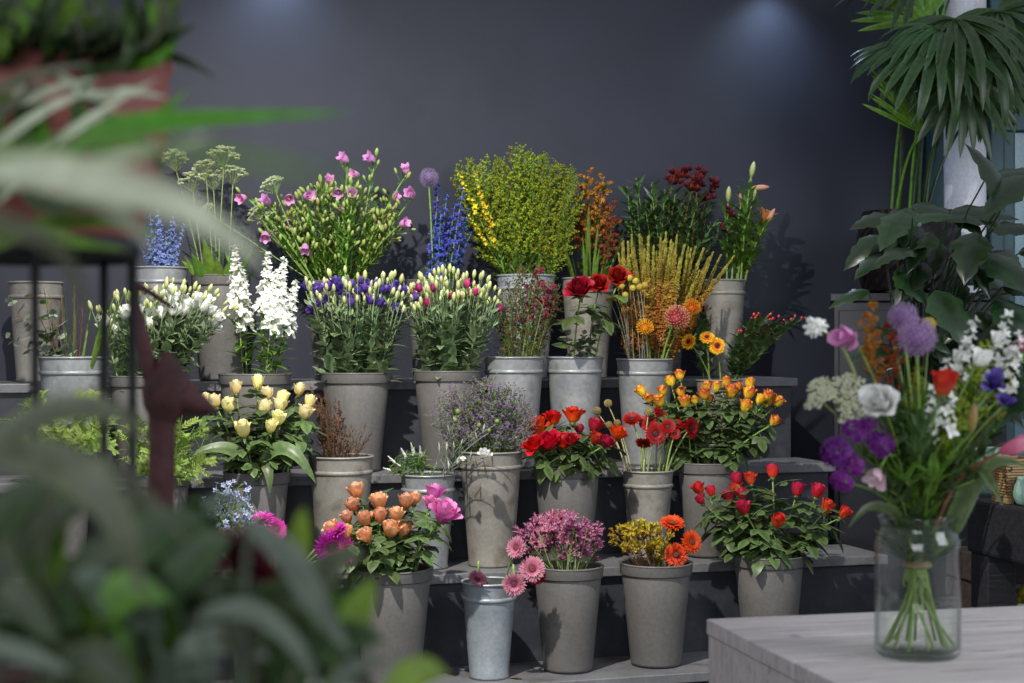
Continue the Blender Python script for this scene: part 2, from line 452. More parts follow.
def m_gcup(r0=.042):
    mb = MB(); mb.lathe([(.003, -.016), (r0*.2, -.01), (r0*.32, 0), (r0*.2, .002)], 14); return mb
def m_bell(r0=.017, L=.045):
    mb = MB(); rows = []; ts = []
    n = 20
    for i in range(9):
        q = i/8; row = []
        for j in range(n):
            a = 2*PI*j/n; lob = cos(5*a)
            rr = r0*(.35 + .65*min(1, q*2.2)**.7 + (.45*(q-.75)/.25*(.8+.35*lob) if q > .75 else 0))
            row.append(V((rr*cos(a), rr*sin(a), L*q + (.005*lob*(q-.7)/.3 if q > .7 else 0))))
        rows.append(row); ts.append(q)
    mb.rows(rows, ts, 0, True)
    mb.tube([(0, 0, .01), (0, 0, L*.85)], [.0025, .003], 5)
    return mb
def m_lily(r0=.075, op=.6):
    mb = MB()
    for k in range(6):
        r, d, nn = polar(k*PI/3, rad(12 + 40*op))
        mb.blade(r*.004, d, nn, r0*1.25, r0*(.42 if k % 2 else .34), curl=.5 + .8*op, cup=.3, prof=POINTP, nl=6, nw=4, t0=0, t1=1)
    for k in range(6):
        r, d, nn = polar(k*PI/3+.4, rad(14))
        mb.tube([r*.002, r*.004+d*r0*.5, d*r0*.85], .0012, 4); mb.ball(d*r0*.86, .003, rz=.006, nu=5, nv=3)
    return mb
def m_bud(r0=.01, L=.05, n=8):
    mb = MB(); mb.lathe([(r0*.35, 0), (r0*.7, L*.15), (r0, L*.42), (r0*.86, L*.7), (r0*.4, L*.93), (0, L)], n); return mb
def m_allium(r0=.035, n=170):
    mb = MB(); mb.ball((0, 0, r0), r0*.62, nu=10, nv=7, t0=0, t1=.1)
    for i in range(n):
        z = 1 - 2*(i+.5)/n; a = i*2.39996; q = math.sqrt(1-z*z)
        d = V((q*cos(a), q*sin(a), z)); x, y = ortho(d); rr = r0*rnd(.9, 1.06)
        c = V((0, 0, r0)) + d*rr
        mb.blade(V((0, 0, r0)) + d*r0*.5, d, x, rr-r0*.5, .0015, prof=lambda s: 1, nl=1, nw=1, t0=.1, t1=.3)
        for k in range(5):
            b = 2*PI*k/5 + i
            mb.blade(c, x*cos(b)+y*sin(b) + d*.4, d, .0075, .0038, prof=LANCE, nl=1, nw=1, t0=.35, t1=1)
    return mb
def m_globe(r0, bump=.1, n=60, mini=.16):
    mb = MB(); mb.ball((0, 0, r0), r0*.9, nu=12, nv=8, t0=0, t1=.6)
    for i in range(n):
        z = 1 - 2*(i+.5)/n; a = i*2.39996; q = math.sqrt(1-z*z)
        mb.ball(V((q*cos(a)*r0*.92, q*sin(a)*r0*.92, r0 + z*r0*.92)), r0*mini, nu=5, nv=3, t0=.3, t1=1)
    return mb
def m_pincushion(r0=.035, n=120):
    mb = MB(); mb.ball((0, 0, r0*.5), r0*.62, rz=r0*.5, nu=12, nv=7, t0=0, t1=.4)
    for i in range(n):
        q = (i+.5)/n; th = 1.75*math.sqrt(q); a = i*2.39996
        r, d, nn = polar(a, th)
        c = V((0, 0, r0*.5)) + d*r0*.5
        p = [c, c + d*r0*.5, c + d*r0*.85 + UP*r0*.18 - r*r0*.12]
        mb.tube(p, [.0012, .001, .0009], 4); mb.ball(p[-1], .0024, nu=4, nv=3, t0=.9)
    return mb
def m_peony(r0=.035): return m_rose(26, .62, r0, .07)

BL = {}
def mk(name, mb, mat): BL[name] = mb.mesh(name, mat); return BL[name]
ROSEV = {}
for nm, mat, op, n in (('cream', C_cream, .45, 22), ('peach', C_peach, .55, 28), ('hot', C_hot, .62, 26), ('redo', C_redo, .8, 30), ('crim', C_crim, .72, 28), ('dred', C_dred, .85, 34), ('bic', C_bic, .5, 18), ('coral', C_coral, .42, 18)):
    ROSEV[nm] = [m_rose(n, op*k, tm=2 if nm in ('bic', 'coral') else 0).mesh(nm + '_rose_bloom', mat) for k in (.85, 1.0, 1.15)]
CALYX = [m_calyx().mesh('rose_calyx', G_rose) for k in range(2)]
GERB = {nm: [m_gerbera(.042, 24, l).mesh(nm + '_gerbera', mat) for l in (4, 16)] for nm, mat in (('red', C_gred), ('pink', C_gpink), ('ora', C_gora), ('yel', C_gyel), ('mag', C_mag))}
EYE = {nm: m_eye().mesh('gerbera_eye', m) for nm, m in (('red', C_eye), ('pink', C_eyep), ('ora', C_eyey), ('yel', C_eye), ('mag', C_eyep))}
GCUP = m_gcup().mesh('gerbera_cup', G_pale)
BELL = m_bell().mesh('bellflower_bell', C_pinkb)
LILY = m_lily(.075, .3).mesh('lily_bloom', C_tiger)
BUDG = m_bud(.011, .06).mesh('lily_bud_green', C_bud)
BUDP = m_bud(.011, .065).mesh('lily_bud_peach', bloom_mat('peach_bud', '#c7a06a', '#d39a84', '#c98a74'))
ALLIUM = m_allium().mesh('allium_globe', C_all)
CRASP = m_globe(.0125, n=70).mesh('craspedia_ball', bloom_mat('craspedia_floret', '#b0961e', '#cab644', '#d8ca66'))
POD = m_globe(.014, n=44, mini=.26).mesh('seed_pod', C_tan)
PINC = m_pincushion().mesh('pincushion_head', C_pin)
PINO = m_pincushion(.032, 90).mesh('orange_pincushion_head', C_prot)
PEONY = m_peony().mesh('white_peony_bloom', C_wht)
BERRY = MB().ball((0, 0, .005), .0042, rz=.006, nu=7, nv=5).mesh('berry', C_berry)

# ---------- stems -------------------------------------------------------
def bez(a, b, c, n):
    return [a*(1-t)**2 + b*2*t*(1-t) + c*t*t for t in [i/n for i in range(n+1)]]
def stem_path(b, tip, sag=.35):
    "from the bucket bottom past the rim to the tip; returns points and the index where the stem leaves the bucket"
    d = tip - b.rim; xy = V((d.x, d.y, 0)); l = xy.length or 1e-6
    q = b.rim + xy * (min(.5*l, .78*b.r)/l) + V((rnd(-.2, .2)*b.r, rnd(-.2, .2)*b.r, 0))
    base = V((b.c.x, b.c.y, b.zb+.015)) - xy*(min(.3*l, .5*b.rb)/l) + V((rnd(-.3, .3)*b.rb, rnd(-.3, .3)*b.rb, 0))
    c = V((q.x + (tip.x-q.x)*sag, q.y + (tip.y-q.y)*sag, q.z + (tip.z-q.z)*.6))
    return [base, (base+q)/2] + bez(q, c, tip, 9), 2

def f_rose(mb, path, i0, n=6, mat=0, size=.045, lo=.12, hi=.85, droop=.4):
    pts = path[i0:]
    for k in range(n):
        t = lo + (hi-lo)*(k+rnd(0, .7))/n; x = t*(len(pts)-1); i = min(int(x), len(pts)-2)
        p = pts[i].lerp(pts[i+1], x-i); d = (pts[i+1]-pts[i]).normalized()
        a = k*2.4 + rnd(0, .8); ex, ey = ortho(d); o = ex*cos(a) + ey*sin(a)
        pd = (o + UP*rnd(-droop, .5)).normalized(); pl = size*rnd(.7, 1.3)
        e = p + pd*pl; mb.tube([p, p+pd*pl*.5+UP*.004, e], [.0016, .0011], 4, mat)
        side = pd.cross(UP).normalized() if abs(pd.z) < .95 else ex
        nn = side.cross(pd)
        if nn.z < 0: nn = -nn
        s = size*rnd(.85, 1.25)
        mb.blade(e, pd - UP*.2, nn, s*1.15, s*.78, curl=rnd(.2, .9), cup=-.12, prof=OVATE, nl=4, nw=2, mat=mat, tm=1)
        for sg in (-1, 1):
            mb.blade(p+pd*pl*.6, side*sg + pd*.5 - UP*.15, nn, s*.95, s*.65, curl=rnd(.2, .9), cup=-.12, prof=OVATE, nl=4, nw=2, mat=mat, tm=1)

GROUPS = {}
def register(key, o, px, py, desc, where):
    GROUPS.setdefault(key, []).append((px, py, o, desc, where))

def hero(kind, name, cat, b, px, py, bloom, size=1., face=None, foli=None, fm=None, sr=.0028, sm=None, key=None, desc='', where='', dy=None, yr=(0, 1), sag=.35, dip=0, label=None, group=None, blooms_at=None):
    if dy is None:
        q = (py - yr[0])/max(1, yr[1]-yr[0]); dy = .07 - .16*q + rnd(-.025, .025)
    tip = P(px, py, b.Y + dy)
    path, i0 = stem_path(b, tip, sag)
    end = (path[-1] - path[-2]).normalized()
    if dip:      # drooping head
        path = path[:-1]; a = path[-1]; top = a.lerp(tip, .6) + UP*dip
        path += bez(a, top + UP*dip*.4, tip, 5)[1:]
    root = thing(name, label or desc, cat, path[0], group)
    o0 = path[0]; loc = [p - o0 for p in path]
    # stop a hair below the bloom base
    hd = (face.normalized() if face is not None else (end*.7 + UP*.5).normalized())
    MB().tube(loc, [sr*1.15, sr*.85], 6).obj('stem', sm or G_stem, root)
    if foli:
        mb = MB(); foli(mb, loc, i0); mb.obj('foliage', fm or G_rose, root)
    M = mat_to(tip - o0, hd, rnd(0, 6), size)
    bo = None
    for nm, me, sub in bloom:
        ob = add(nm, me, bo if (sub and bo) else root, Matrix() if (sub and bo) else M)
        if not sub: bo = ob
    if key: register(key, root, px, py, desc, where)
    return root

def rose(col, b, px, py, size=1., key=None, desc='', where='', yr=(0, 1), group=None, n=6, face=None, droop=.4, fs=.042, lo=.05, hi=.9, **k):
    return hero('rose', 'rose', 'rose', b, px, py + 5.5*size, [('bloom', R.choice(ROSEV[col]), 0), ('calyx', R.choice(CALYX), 1)], size, face, lambda mb, p, i: f_rose(mb, p, i, n, 0, fs, lo, hi, droop), G_rose, .003, None, key, desc, where, None, yr, group=group, **k)
def gerbera(col, b, px, py, size=1., face=None, key=None, desc='', where='', group=None, label=None, **k):
    face = face if face is not None else V((rnd(-.5, .5), -1, rnd(.3, .9)))
    return hero('g', 'gerbera', 'gerbera', b, px, py, [('petals', R.choice(GERB[col]), 0), ('eye', EYE[col], 1), ('cup', GCUP, 1)], size, face, None, None, .0032, G_pale, key, desc, where, group=group, label=label, **k)

# ---------- prototypes: local stems of length L along +Z -----------------
class Proto: pass
def proto(name, cat, L, parts, bare=.5):
    p = Proto(); p.name, p.cat, p.L, p.bare = name, cat, L, bare
    p.parts = [(n, mb.mesh(name + '_' + n, mats)) for n, mb, mats in parts if mb.v]
    return p
def plant(pr, base, tip, label, group, roll=None, keep=False):
    d = tip - base
    o = thing(pr.name, label, pr.cat, base, group)
    s = d.length/pr.L
    M = mat_to(base, d, rnd(0, 6.28) if roll is None else roll, s)
    o.matrix_world = M
    for n, me in pr.parts: add(n, me, o)
    return o
def base_for(b, tip, clamp=.82):
    d = tip - b.rim; xy = V((d.x, d.y, 0)); l = xy.length or 1e-6; u = xy/l
    hv = max(.03, d.z); qd = min(.5*l, clamp*b.r)
    q = b.rim + u*qd
    slope = (l-qd)/hv
    k = min(b.h-.015, (qd+.55*b.rb)/max(slope, 1e-4))
    return q + (q-tip)*(k/hv)
def stemline(L, bend=.0, n=8, az=0):
    return [V((bend*sin(PI*i/n)*cos(az), bend*sin(PI*i/n)*sin(az), L*i/n)) for i in range(n+1)]
def at(path, t):
    x = t*(len(path)-1); i = min(int(x), len(path)-2); return path[i].lerp(path[i+1], x-i)
def leaves(mb, path, t0, t1, n, L, W, prof=OVATE, ang=(.5, 1.1), curl=(.2, .8), cup=-.1, nl=4, nw=2, mat=0, tm=1, pairs=False, taper=.3):
    for k in range(n):
        t = t0 + (t1-t0)*(k+rnd(0, .6))/n; p = at(path, t)
        for sg in ((0, PI) if pairs else (0,)):
            az = (k*PI/2 if pairs else k*2.4) + sg + rnd(-.3, .3)
            r, d, nn = polar(az, rnd(*ang)); s = (1-taper*(t-t0)/(t1-t0+1e-6))*rnd(.8, 1.2)
            mb.blade(p, d, nn, L*s, W*s, curl=rnd(*curl), cup=cup, prof=prof, nl=nl, nw=nw, mat=mat, tm=tm)

FL4 = MB()
for k in range(4):
    r, d, nn = polar(k*PI/2, 1.0); FL4.blade(V((0, 0, 0)), d, nn, .012, .011, curl=.5, prof=PETAL, nl=2, nw=2)
FL5 = MB()
for k in range(5):
    r, d, nn = polar(k*1.2566, 1.05); FL5.blade(V((0, 0, 0)), d, nn, .012, .009, curl=.3, cup=.2, prof=PETAL, nl=2, nw=1)
DOT = MB()
for a in (0, PI/2):
    DOT.rows([[V((-.004*cos(a), -.004*sin(a), -.001)), V((.004*cos(a), .004*sin(a), -.001))], [V((-.0035*cos(a), -.0035*sin(a), .007)), V((.0035*cos(a), .0035*sin(a), .007))]], [0, 1])
DOT.rows([[V((-.004, -.004, .003)), V((.004, -.004, .003))], [V((-.004, .004, .003)), V((.004, .004, .003))]], [.5, 1])
PODF = MB().ball((0, 0, .005), .0042, rz=.006, nu=6, nv=4)

def p_lisi(mat, nb, nbud, seed, L=.66, bs=1.):
    R.seed(seed)
    st, fo, heads = MB(), MB(), []
    path = stemline(L*.72, rnd(-.015, .015)); st.tube(path, [.003, .0022], 6)
    leaves(fo, path, .58, 1, 9, .085, .04, pairs=True, ang=(.4, 1.3), curl=(.1, 1.0), cup=.12)
    src = m_rose(9, .75, .021, .05)
    tips = nb + nbud
    for k in range(tips):
        p0 = at(path, rnd(.8, .98)); az = k*2.4 + rnd(-.3, .3)
        isb = k < nb
        rr = rnd(.01, .05); z = L*(rnd(.86, .97) if isb else rnd(.88, 1.02))
        p1 = V((rr*cos(az), rr*sin(az), z - .025)); c = V((rr*.9*cos(az), rr*.9*sin(az), p0.z + (z-p0.z)*.35))
        br = bez(p0, c, p1, 4); st.tube(br, [.0018, .0013], 5)
        leaves(fo, br, .1, .85, 4, .05, .02, LANCE, curl=(.1, .8), nl=3, nw=2)
        dd = (br[-1]-br[-2]).normalized()
        hb = MB()
        if isb: hb.stamp(src, mat_to(p1, (dd + V((rnd(-.5, .5), rnd(-.5, .5), .2))).normalized(), rnd(0, 6), bs*rnd(.8, 1.1)))
        else:
            s = rnd(.75, 1.2); hb.stamp(m_bud(.0068, .028, 6), mat_to(p1, dd, 0, s))
        heads.append(('bloom', hb, mat) if isb else ('bud', hb, C_bud))
    return proto('lisianthus', 'lisianthus', L, [('stem', st, G_lisi), ('foliage', fo, G_lisi)] + heads)

def p_spike(name, cat, L, z0, n, fl, mat, r=(.012, .006), s=(1, .5), lf=None, lm=None, sm=None, bend=.01, out=1.2, part='flower_spike', sr=.003, nd=0.):
    st, fo, bl = MB(), MB(), MB()
    path = stemline(L, rnd(-bend, bend), az=rnd(0, 6)); st.tube(path, [sr, sr*.5], 6)
    if lf: leaves(fo, path, **lf)
    for i in range(n):
        q = (i + rnd(0, .6))/n; p = at(path, (z0 + (L-z0)*q)/L); az = i*2.4 + rnd(-.4, .4)
        rr = (r[0] + (r[1]-r[0])*q)*rnd(.6, 1.25)
        rd, d, nn = polar(az, out*(1-.55*q) + rnd(-.25, .25))
        sc = (s[0] + (s[1]-s[0])*q)*rnd(.8, 1.2)
        bl.stamp(fl, mat_to(p + d*rr, d, rnd(0, 6), sc), t=None if not nd else min(1, max(0, q*nd + rnd(-.12, .12))))
    return proto(name, cat, L, [('stem', st, sm or G_stem), ('foliage', fo, lm or G_fresh), (part, bl, mat)])

def p_panicle(name, cat, L, z0, nb, bl_, nf, fl, mat, fs=1., ang=(.5, .9), lf=None, lm=None, sm=None, sr=.0025, droop=.3, part='flower_plume', sub=0, off=.006, bexp=.8, bend=.015, bm=None):
    st, fo, bl = MB(), MB(), MB()
    path = stemline(L*.97, rnd(-bend, bend), az=rnd(0, 6)); st.tube(path, [sr, sr*.35], 5)
    if lf: leaves(fo, path, **lf)
    for k in range(nb):
        q = (k + rnd(0, .5))/nb; p = at(path, min(1, (z0 + (L-z0)*q)/L)); az = k*2.4 + rnd(-.3, .3)
        r, d, nn = polar(az, rnd(*ang)); ln = bl_*(1-q)**bexp*rnd(.75, 1.15) + .012
        e = p + d*ln; e.z = min(e.z - droop*ln*.3, L*1.02)
        br = bez(p, p + d*ln*.55 + UP*ln*.12, e, 5); st.tube(br, [sr*.45, sr*.25], 4)
        m = max(2, int(nf*(ln/bl_))) if nf else 0
        for i in range(m):
            t = rnd(.25, 1); c = at(br, t)
            dd = V((rnd(-1, 1), rnd(-1, 1), rnd(-.2, 1))).normalized()
            if sub:
                e2 = c + dd*sub*rnd(.4, 1); st.tube([c, e2], .0007, 3); c = e2
            bl.stamp(fl, mat_to(c + dd*rnd(0, off), dd, rnd(0, 6), fs*rnd(.7, 1.25)))
    return proto(name, cat, L, [('stem', st, sm or G_stem), ('foliage', fo, lm or G_fresh), (part, bl, mat)])

def p_paw(name, mat, L, seed, sm):
    R.seed(seed); st, bl = MB(), MB()
    path = stemline(L*.88, rnd(-.02, .02), az=rnd(0, 6)); st.tube(path, [.0022, .0015], 5)
    claw = MB(); claw.tube([(0, 0, 0), (.001, 0, .014), (.004, 0, .028)], [.0018, .0034, .0026], 6, ts=[0, .5, .8])
    for k in range(5):
        r, d, nn = polar(k*1.25, .7); claw.blade(V((.004, 0, .027)), d, nn, .01, .0035, curl=.5, prof=LANCE, nl=2, nw=1, t0=.7, t1=1)
    for k in range(5):
        p = at(path, rnd(.78, 1)); az = k*1.3 + rnd(-.3, .3)
        r, d, nn = polar(az, rnd(.25, .9)); e = p + d*rnd(.02, .05); e.z = min(e.z, L*.97)
        st.tube([p, e], [.0015, .0012], 4)
        for i in range(5):
            r2, d2, n2 = polar(az + rnd(-1.3, 1.3), rnd(.1, 1.3)); bl.stamp(claw, mat_to(e, d2, rnd(0, 6), rnd(.8, 1.15)))
    return proto(name, 'kangaroo paw', L, [('stem', st, sm), ('flower_cluster', bl, mat)])

def p_umbel(L, seed, rr=.055):
    R.seed(seed); st, bl, fo = MB(), MB(), MB()
    path = stemline(L*.9, rnd(-.02, .02), az=rnd(0, 6)); st.tube(path, [.0026, .0018], 5)
    leaves(fo, path, .55, .9, 4, .05, .01, LANCE, nl=3, nw=1)
    top = path[-1]
    for k in range(18):
        q = math.sqrt((k+.5)/18); az = k*2.4 + rnd(-.2, .2)
        e = V((rr*q*cos(az)*rnd(.85, 1.1), rr*q*sin(az)*rnd(.85, 1.1), L - .034*q*q - rnd(0, .014)))
        st.tube(bez(top, top.lerp(e, .5) + UP*.004, e, 2), [.001, .0007], 3)
        for i in range(15):
            a2 = rnd(0, 6.28); q2 = .011*math.sqrt(rnd(0, 1)); bl.stamp(DOT, mat_to(e + V((q2*cos(a2), q2*sin(a2), rnd(-.002, .004))), UP, rnd(0, 6), rnd(.45, .75)))
    return proto('ammi', 'ammi', L, [('stem', st, G_pale), ('foliage', fo, G_fresh), ('umbel', bl, C_ammi)])

def p_reed(name, L, n, w, mat, cat='reed', curl=(.05, .4), seed=1):
    R.seed(seed); mb = MB()
    for k in range(n):
        r, d, nn = polar(rnd(0, 6.28), rnd(.02, .14)); mb.blade(r*.004, d, nn, L*rnd(.85, 1.02), w*rnd(.8, 1.2), curl=rnd(*curl), cup=.3, prof=STRAP, nl=8, nw=2)
    return proto(name, cat, L, [('foliage', mb, mat)])

def p_leafy(name, cat, L, seed, lf, mat, sm=None, extra=None, sr=.0025):
    R.seed(seed); st, fo = MB(), MB()
    path = stemline(L, rnd(-.03, .03), az=rnd(0, 6)); st.tube(path, [sr, sr*.5], 5); leaves(fo, path, **lf)
    pr = [('stem', st, sm or G_stem), ('foliage', fo, mat)]
    if extra:
        e = extra(path)
        if e[0] == 'foliage': fo.stamp(e[1], Matrix(), 1); pr[1] = ('foliage', fo, [mat, e[2]])
        else: pr.append(e)
    return proto(name, cat, L, pr)

def p_pinnate(L, seed, mat):
    R.seed(seed); st, fo = MB(), MB()
    path = stemline(L*.95, rnd(-.03, .03), az=rnd(0, 6)); st.tube(path, [.0025, .0012], 5)
    for k in range(11):
        p = at(path, .5 + .5*(k+rnd(0, .5))/11.5); az = k*2.4
        r, d, nn = polar(az, rnd(.4, 1.1)); ln = rnd(.06, .1); e = p + d*ln + V((0, 0, -.01))
        br = bez(p, p + d*ln*.5 + UP*.006, e, 5); st.tube(br, .0008, 3)
        side = d.cross(nn)
        for i in range(7):
            c = at(br, (i+1)/7)
            for sg in (-1, 1): fo.blade(c, side*sg + d*.6, nn, .026*rnd(.8, 1.2), .0085, curl=rnd(-.2, .6), prof=LANCE, nl=2, nw=1, tm=1)
    return proto('pistache_branch', 'greenery', L, [('stem', st, G_stem), ('foliage', fo, mat)])
# ---------- the buckets -------------------------------------------------
T0 = bucket(36, 3, 54, 281, 'rust', 'pale weathered bucket on the top step, behind the eucalyptus leaves')
T1 = bucket(160, 3, 56, 266, 'galv', 'galvanized bucket of pale blue delphiniums on the top step')
T2 = bucket(221, 3, 58, 274, 'grey', 'grey bucket of broad green leaves on the top step')
T3 = bucket(334, 3, 56, 280, 'grey', 'grey bucket of pink bellflowers on the top step')
T4 = bucket(430, 3, 48, 279, 'grey', 'grey bucket of deep blue delphiniums on the top step')
T5 = bucket(526, 3, 60, 274, 'blue', 'blue-grey zinc bucket holding the tall goldenrod')
T6 = bucket(588, 3, 54, 277, 'rust', 'weathered bucket holding the orange amaranth and sword leaves')
T7 = bucket(664, 3, 46, 284, 'grey', 'grey bucket of maroon leucadendron on the top step behind the golden plumes')
T8 = bucket(724, 3, 44, 279, 'rust', 'tall beige bucket of orange lilies at the end of the top step')
A0 = bucket(72, 2, 66, 357, 'galv', 'galvanized ribbed bucket of twigs and upright green blades')
A1 = bucket(142, 2, 64, 376, 'grey', 'grey bucket under the white lisianthus')
A2 = bucket(255, 2, 72, 374, 'grey', 'grey bucket under the white stock spikes')
A3 = bucket(356, 2, 70, 373, 'grey', 'grey bucket under the violet lisianthus')
A4 = bucket(447, 2, 68, 371, 'grey', 'grey bucket under the magenta lisianthus')
A5 = bucket(514, 2, 61, 357, 'galv', 'shiny galvanized bucket of thin grasses on the third step')
A6 = bucket(575, 2, 58, 357, 'galv', 'shiny galvanized bucket of big dark red roses on the third step')
A7 = bucket(645, 2, 58, 359, 'galv', 'shiny galvanized bucket of golden plumes and yellow craspedia')
A8 = bucket(719, 2, 46, 380, 'rust', 'small bucket of yellow and red gerberas and hypericum berries')
B0 = bucket(62, 1, 62, 456, 'grey', 'grey bucket of light green pistache behind the black rods')
B1 = bucket(160, 1, 60, 476, 'grey', 'grey bucket of light green pistache beside the cream roses')
B2 = bucket(257, 1, 66, 474, 'grey', 'grey bucket of cream roses')
B3 = bucket(341, 1, 66, 458, 'rust', 'weathered bucket of dry brown heather')
B4 = bucket(428, 1, 56, 476, 'galv', 'galvanized bucket of white veronica and dianthus')
B5 = bucket(491, 1, 64, 453, 'rust', 'tall weathered bucket of mauve statice')
B6 = bucket(567, 1, 68, 468, 'grey', 'grey bucket of red and orange roses on the second step')
B7 = bucket(648, 1, 52, 472, 'rust', 'weathered bucket of red gerberas on the second step')
B8 = bucket(707, 1, 60, 464, 'grey', 'grey bucket of yellow and red bicolor roses')
C0 = bucket(262, 0, 74, 580, 'grey', 'grey bucket of magenta gerberas and blue nigella')
C1 = bucket(392, 0, 82, 573, 'grey', 'grey bucket of peach and pink roses on the lowest step')
C2 = bucket(489, 0, 56, 585, 'blue', 'narrow blue-grey zinc bucket of drooping pink gerberas', dc=.12)
C3 = bucket(568, 0, 71, 570, 'grey', 'grey bucket of pink kangaroo paws')
C4 = bucket(656, 0, 73, 567, 'grey', 'grey bucket of yellow kangaroo paws and orange gerberas')
C5 = bucket(769, 0, 72, 559, 'grey', 'grey bucket of coral red roses on the lowest step')

# ---------- roses and gerberas, one by one ------------------------------
def rows_of(fn, col, b, pts, desc, where, key, group, **k):
    ys = [p[1] for p in pts]; yr = (min(ys), max(ys))
    for p in pts:
        kk = dict(k)
        if len(p) > 2: kk['size'] = p[2]*k.get('size', 1)
        fn(col, b, p[0], p[1], key=key, desc=desc, where=where, group=group, yr=yr, **kk) if fn is rose else fn(col, b, p[0], p[1], key=key, desc=desc, where=where, group=group, **kk)

rows_of(rose, 'cream', B2, [(236.6,389.5),(257.7,384),(298.5,391,.9),(230,407,1.05),(267,395.5,.95),(281,399.5),(264,409),(279,407),(308,403,.9),(303,414,1.05),(278,420),(244.5,431,1.15),(269.5,428,.95),(217,403),(208,400,.8)], 'cream rose', 'above the grey bucket', 'cream', 'cream roses', size=1.0, n=10, fs=.043)
rows_of(rose, 'redo', B6, [(540,428,1.25),(553.6,420),(572.7,417,1.1),(536,445),(552,442,1.2),(564,442),(615,434,.9)], 'red and orange rose', 'on the second step', 'redo', 'red and orange roses', size=1.12, n=8, fs=.043)
rows_of(rose, 'crim', B6, [(592,427,1.1),(571,440,.9),(603,442,.95),(593,440),(579,430,.7)], 'crimson rose', 'beside the red and orange roses', 'crim', 'crimson roses', size=1.0, n=7, fs=.043)
rows_of(rose, 'bic', B8, [(680.6,376),(671.5,382.4,1.1),(644,392,1.1),(651,399),(664,391.5),(661.5,402,1.2),(685.6,403,1.15),(682,393),(704.7,395,1.2),(707,387.5),(716,388),(725.5,383),(729.6,393,1.3),(738,387.4,.8),(748.7,384),(747,394,1.25),(743.7,407,1.2),(758,400),(766,396.5,1.1),(775,402,1.1),(765,403),(771,421),(695.6,401,.8),(708,401)], 'yellow and red rose', 'above the bicolor bucket', 'bic', 'bicolor roses', size=.82, n=10, fs=.04)
rows_of(rose, 'coral', C5, [(702,489),(713,492,.85),(703,500,.8),(737.5,480),(751.5,480),(772.6,473,1.1),(739,490,1.1),(731,498),(746,509,1.1),(776,522,1.15),(796,491,1.1),(815.6,492.5,1.15),(823.6,508,1.15),(840,513),(744,495,.9)], 'coral red rose', 'on the lowest step', 'coral', 'coral red roses', size=.95, n=13, fs=.045, lo=.0)
rows_of(rose, 'peach', C1, [(358.8,493,1.1),(356,507),(349,519,.85),(379,504,1.1),(366,521),(380,518),(336,529,.95),(349,535),(369,537),(395,517),(405,504,1.05),(414,500,.85),(390,531,1.15),(401,531)], 'peach rose', 'on the lowest step', 'peach', 'peach roses', size=1.02, n=11, fs=.043)
rows_of(rose, 'hot', C1, [(432.6,495,1.1),(440.5,514,1.4),(429,504,.8)], 'bright pink rose', 'next to the peach roses', 'hot', 'bright pink roses', size=1.05, n=8, fs=.043)
rows_of(rose, 'dred', A6, [(580.7,288,1.3),(599,283,1.05),(619,275,1.1)], 'large dark red rose', 'above the galvanized bucket', 'dred', 'dark red roses', size=1.1, n=5, fs=.06, face=V((-.1, -.75, .75)))

FC = V((0, -1, .25))
for px, py, f, s, l in ((632,420,V((-.1,-.55,.85)),.86,'red gerbera with dark eye nearest the seed pods, facing up'), (648,423,V((-.3,-.8,.5)),.8,'red gerbera with dark eye second from the seed pods, half hidden'),
        (655.5,434,V((.05,-1,.15)),.92,'red gerbera facing straight out, its dark eye in full view'), (660,414,V((.6,-.5,.6)),.75,'red gerbera highest in the bunch, tilted toward the bicolor roses'),
        (668,427,V((.1,-.9,.4)),.7,'red gerbera between the outward facing one and the bicolor roses'), (676,424,V((.2,-.5,.8)),.8,'red gerbera seen edge-on under the bicolor roses'),
        (691,428,V((.8,-.7,.1)),.92,'red gerbera turned sideways, closest to the bicolor roses'), (675,434,V((.1,-.9,.3)),.5,'small half-open red gerbera low in the bunch'), (643.5,442,V((-.2,-.6,-.75)),.7,'dark red gerbera hanging its head low in the bunch')):
    gerbera('red', B7, px, py, s, f, label=l, group='red gerberas', dy=(-.05 if py > 425 else 0))
for px, py, f, s, dip, l in ((478,578,V((-.3,-.8,-.5)),.75,.075,'pink gerbera hanging over the rim on the rose bucket side'), (517,548,V((-.55,-.85,.25)),.85,.02,'pink gerbera standing highest, turned toward the rose bucket'),
        (532,569,V((.15,-1,.1)),.98,.04,'pink gerbera facing out beside the kangaroo paw bucket'), (514,584,V((-.05,-1,-.1)),.9,.085,'pink gerbera hanging lowest over the front of its bucket')):
    gerbera('pink', C2, px, py, s, f, label=l, group='drooping pink gerberas', dy=-.1, dip=dip)
gerbera('red', C2, 537, 577, .75, V((.3, -.6, -.6)), label='red gerbera half hidden behind the drooping pink ones', dy=-.06, group='drooping pink gerberas')
for px, py, f, s, l in ((672,524,V((.05,-.45,.9)),1.0,'orange gerbera highest in the bunch, seen nearly edge-on'), (691,542,V((.55,-.8,.25)),.95,'orange-red gerbera turned toward the coral roses'), (676,555,V((-.05,-1,.2)),.95,'orange-red gerbera lowest in the bunch, facing out')):
    gerbera('ora', C4, px, py, s, f, label=l, group='orange gerberas', dy=-.04)
for px, py, f, s, l in ((689,342,V((-.6,-.8,.3)),.72,'yellow and red gerbera turned toward the golden plumes'), (707,338,V((-.1,-.75,.65)),.68,'yellow and red gerbera at the back of the three, tilted up'), (717,346,V((.1,-1,.12)),.75,'yellow and red gerbera facing straight out beside the beige bucket')):
    gerbera('yel', A8, px, py, s, f, label=l, group='yellow and red gerberas', dy=-.12)
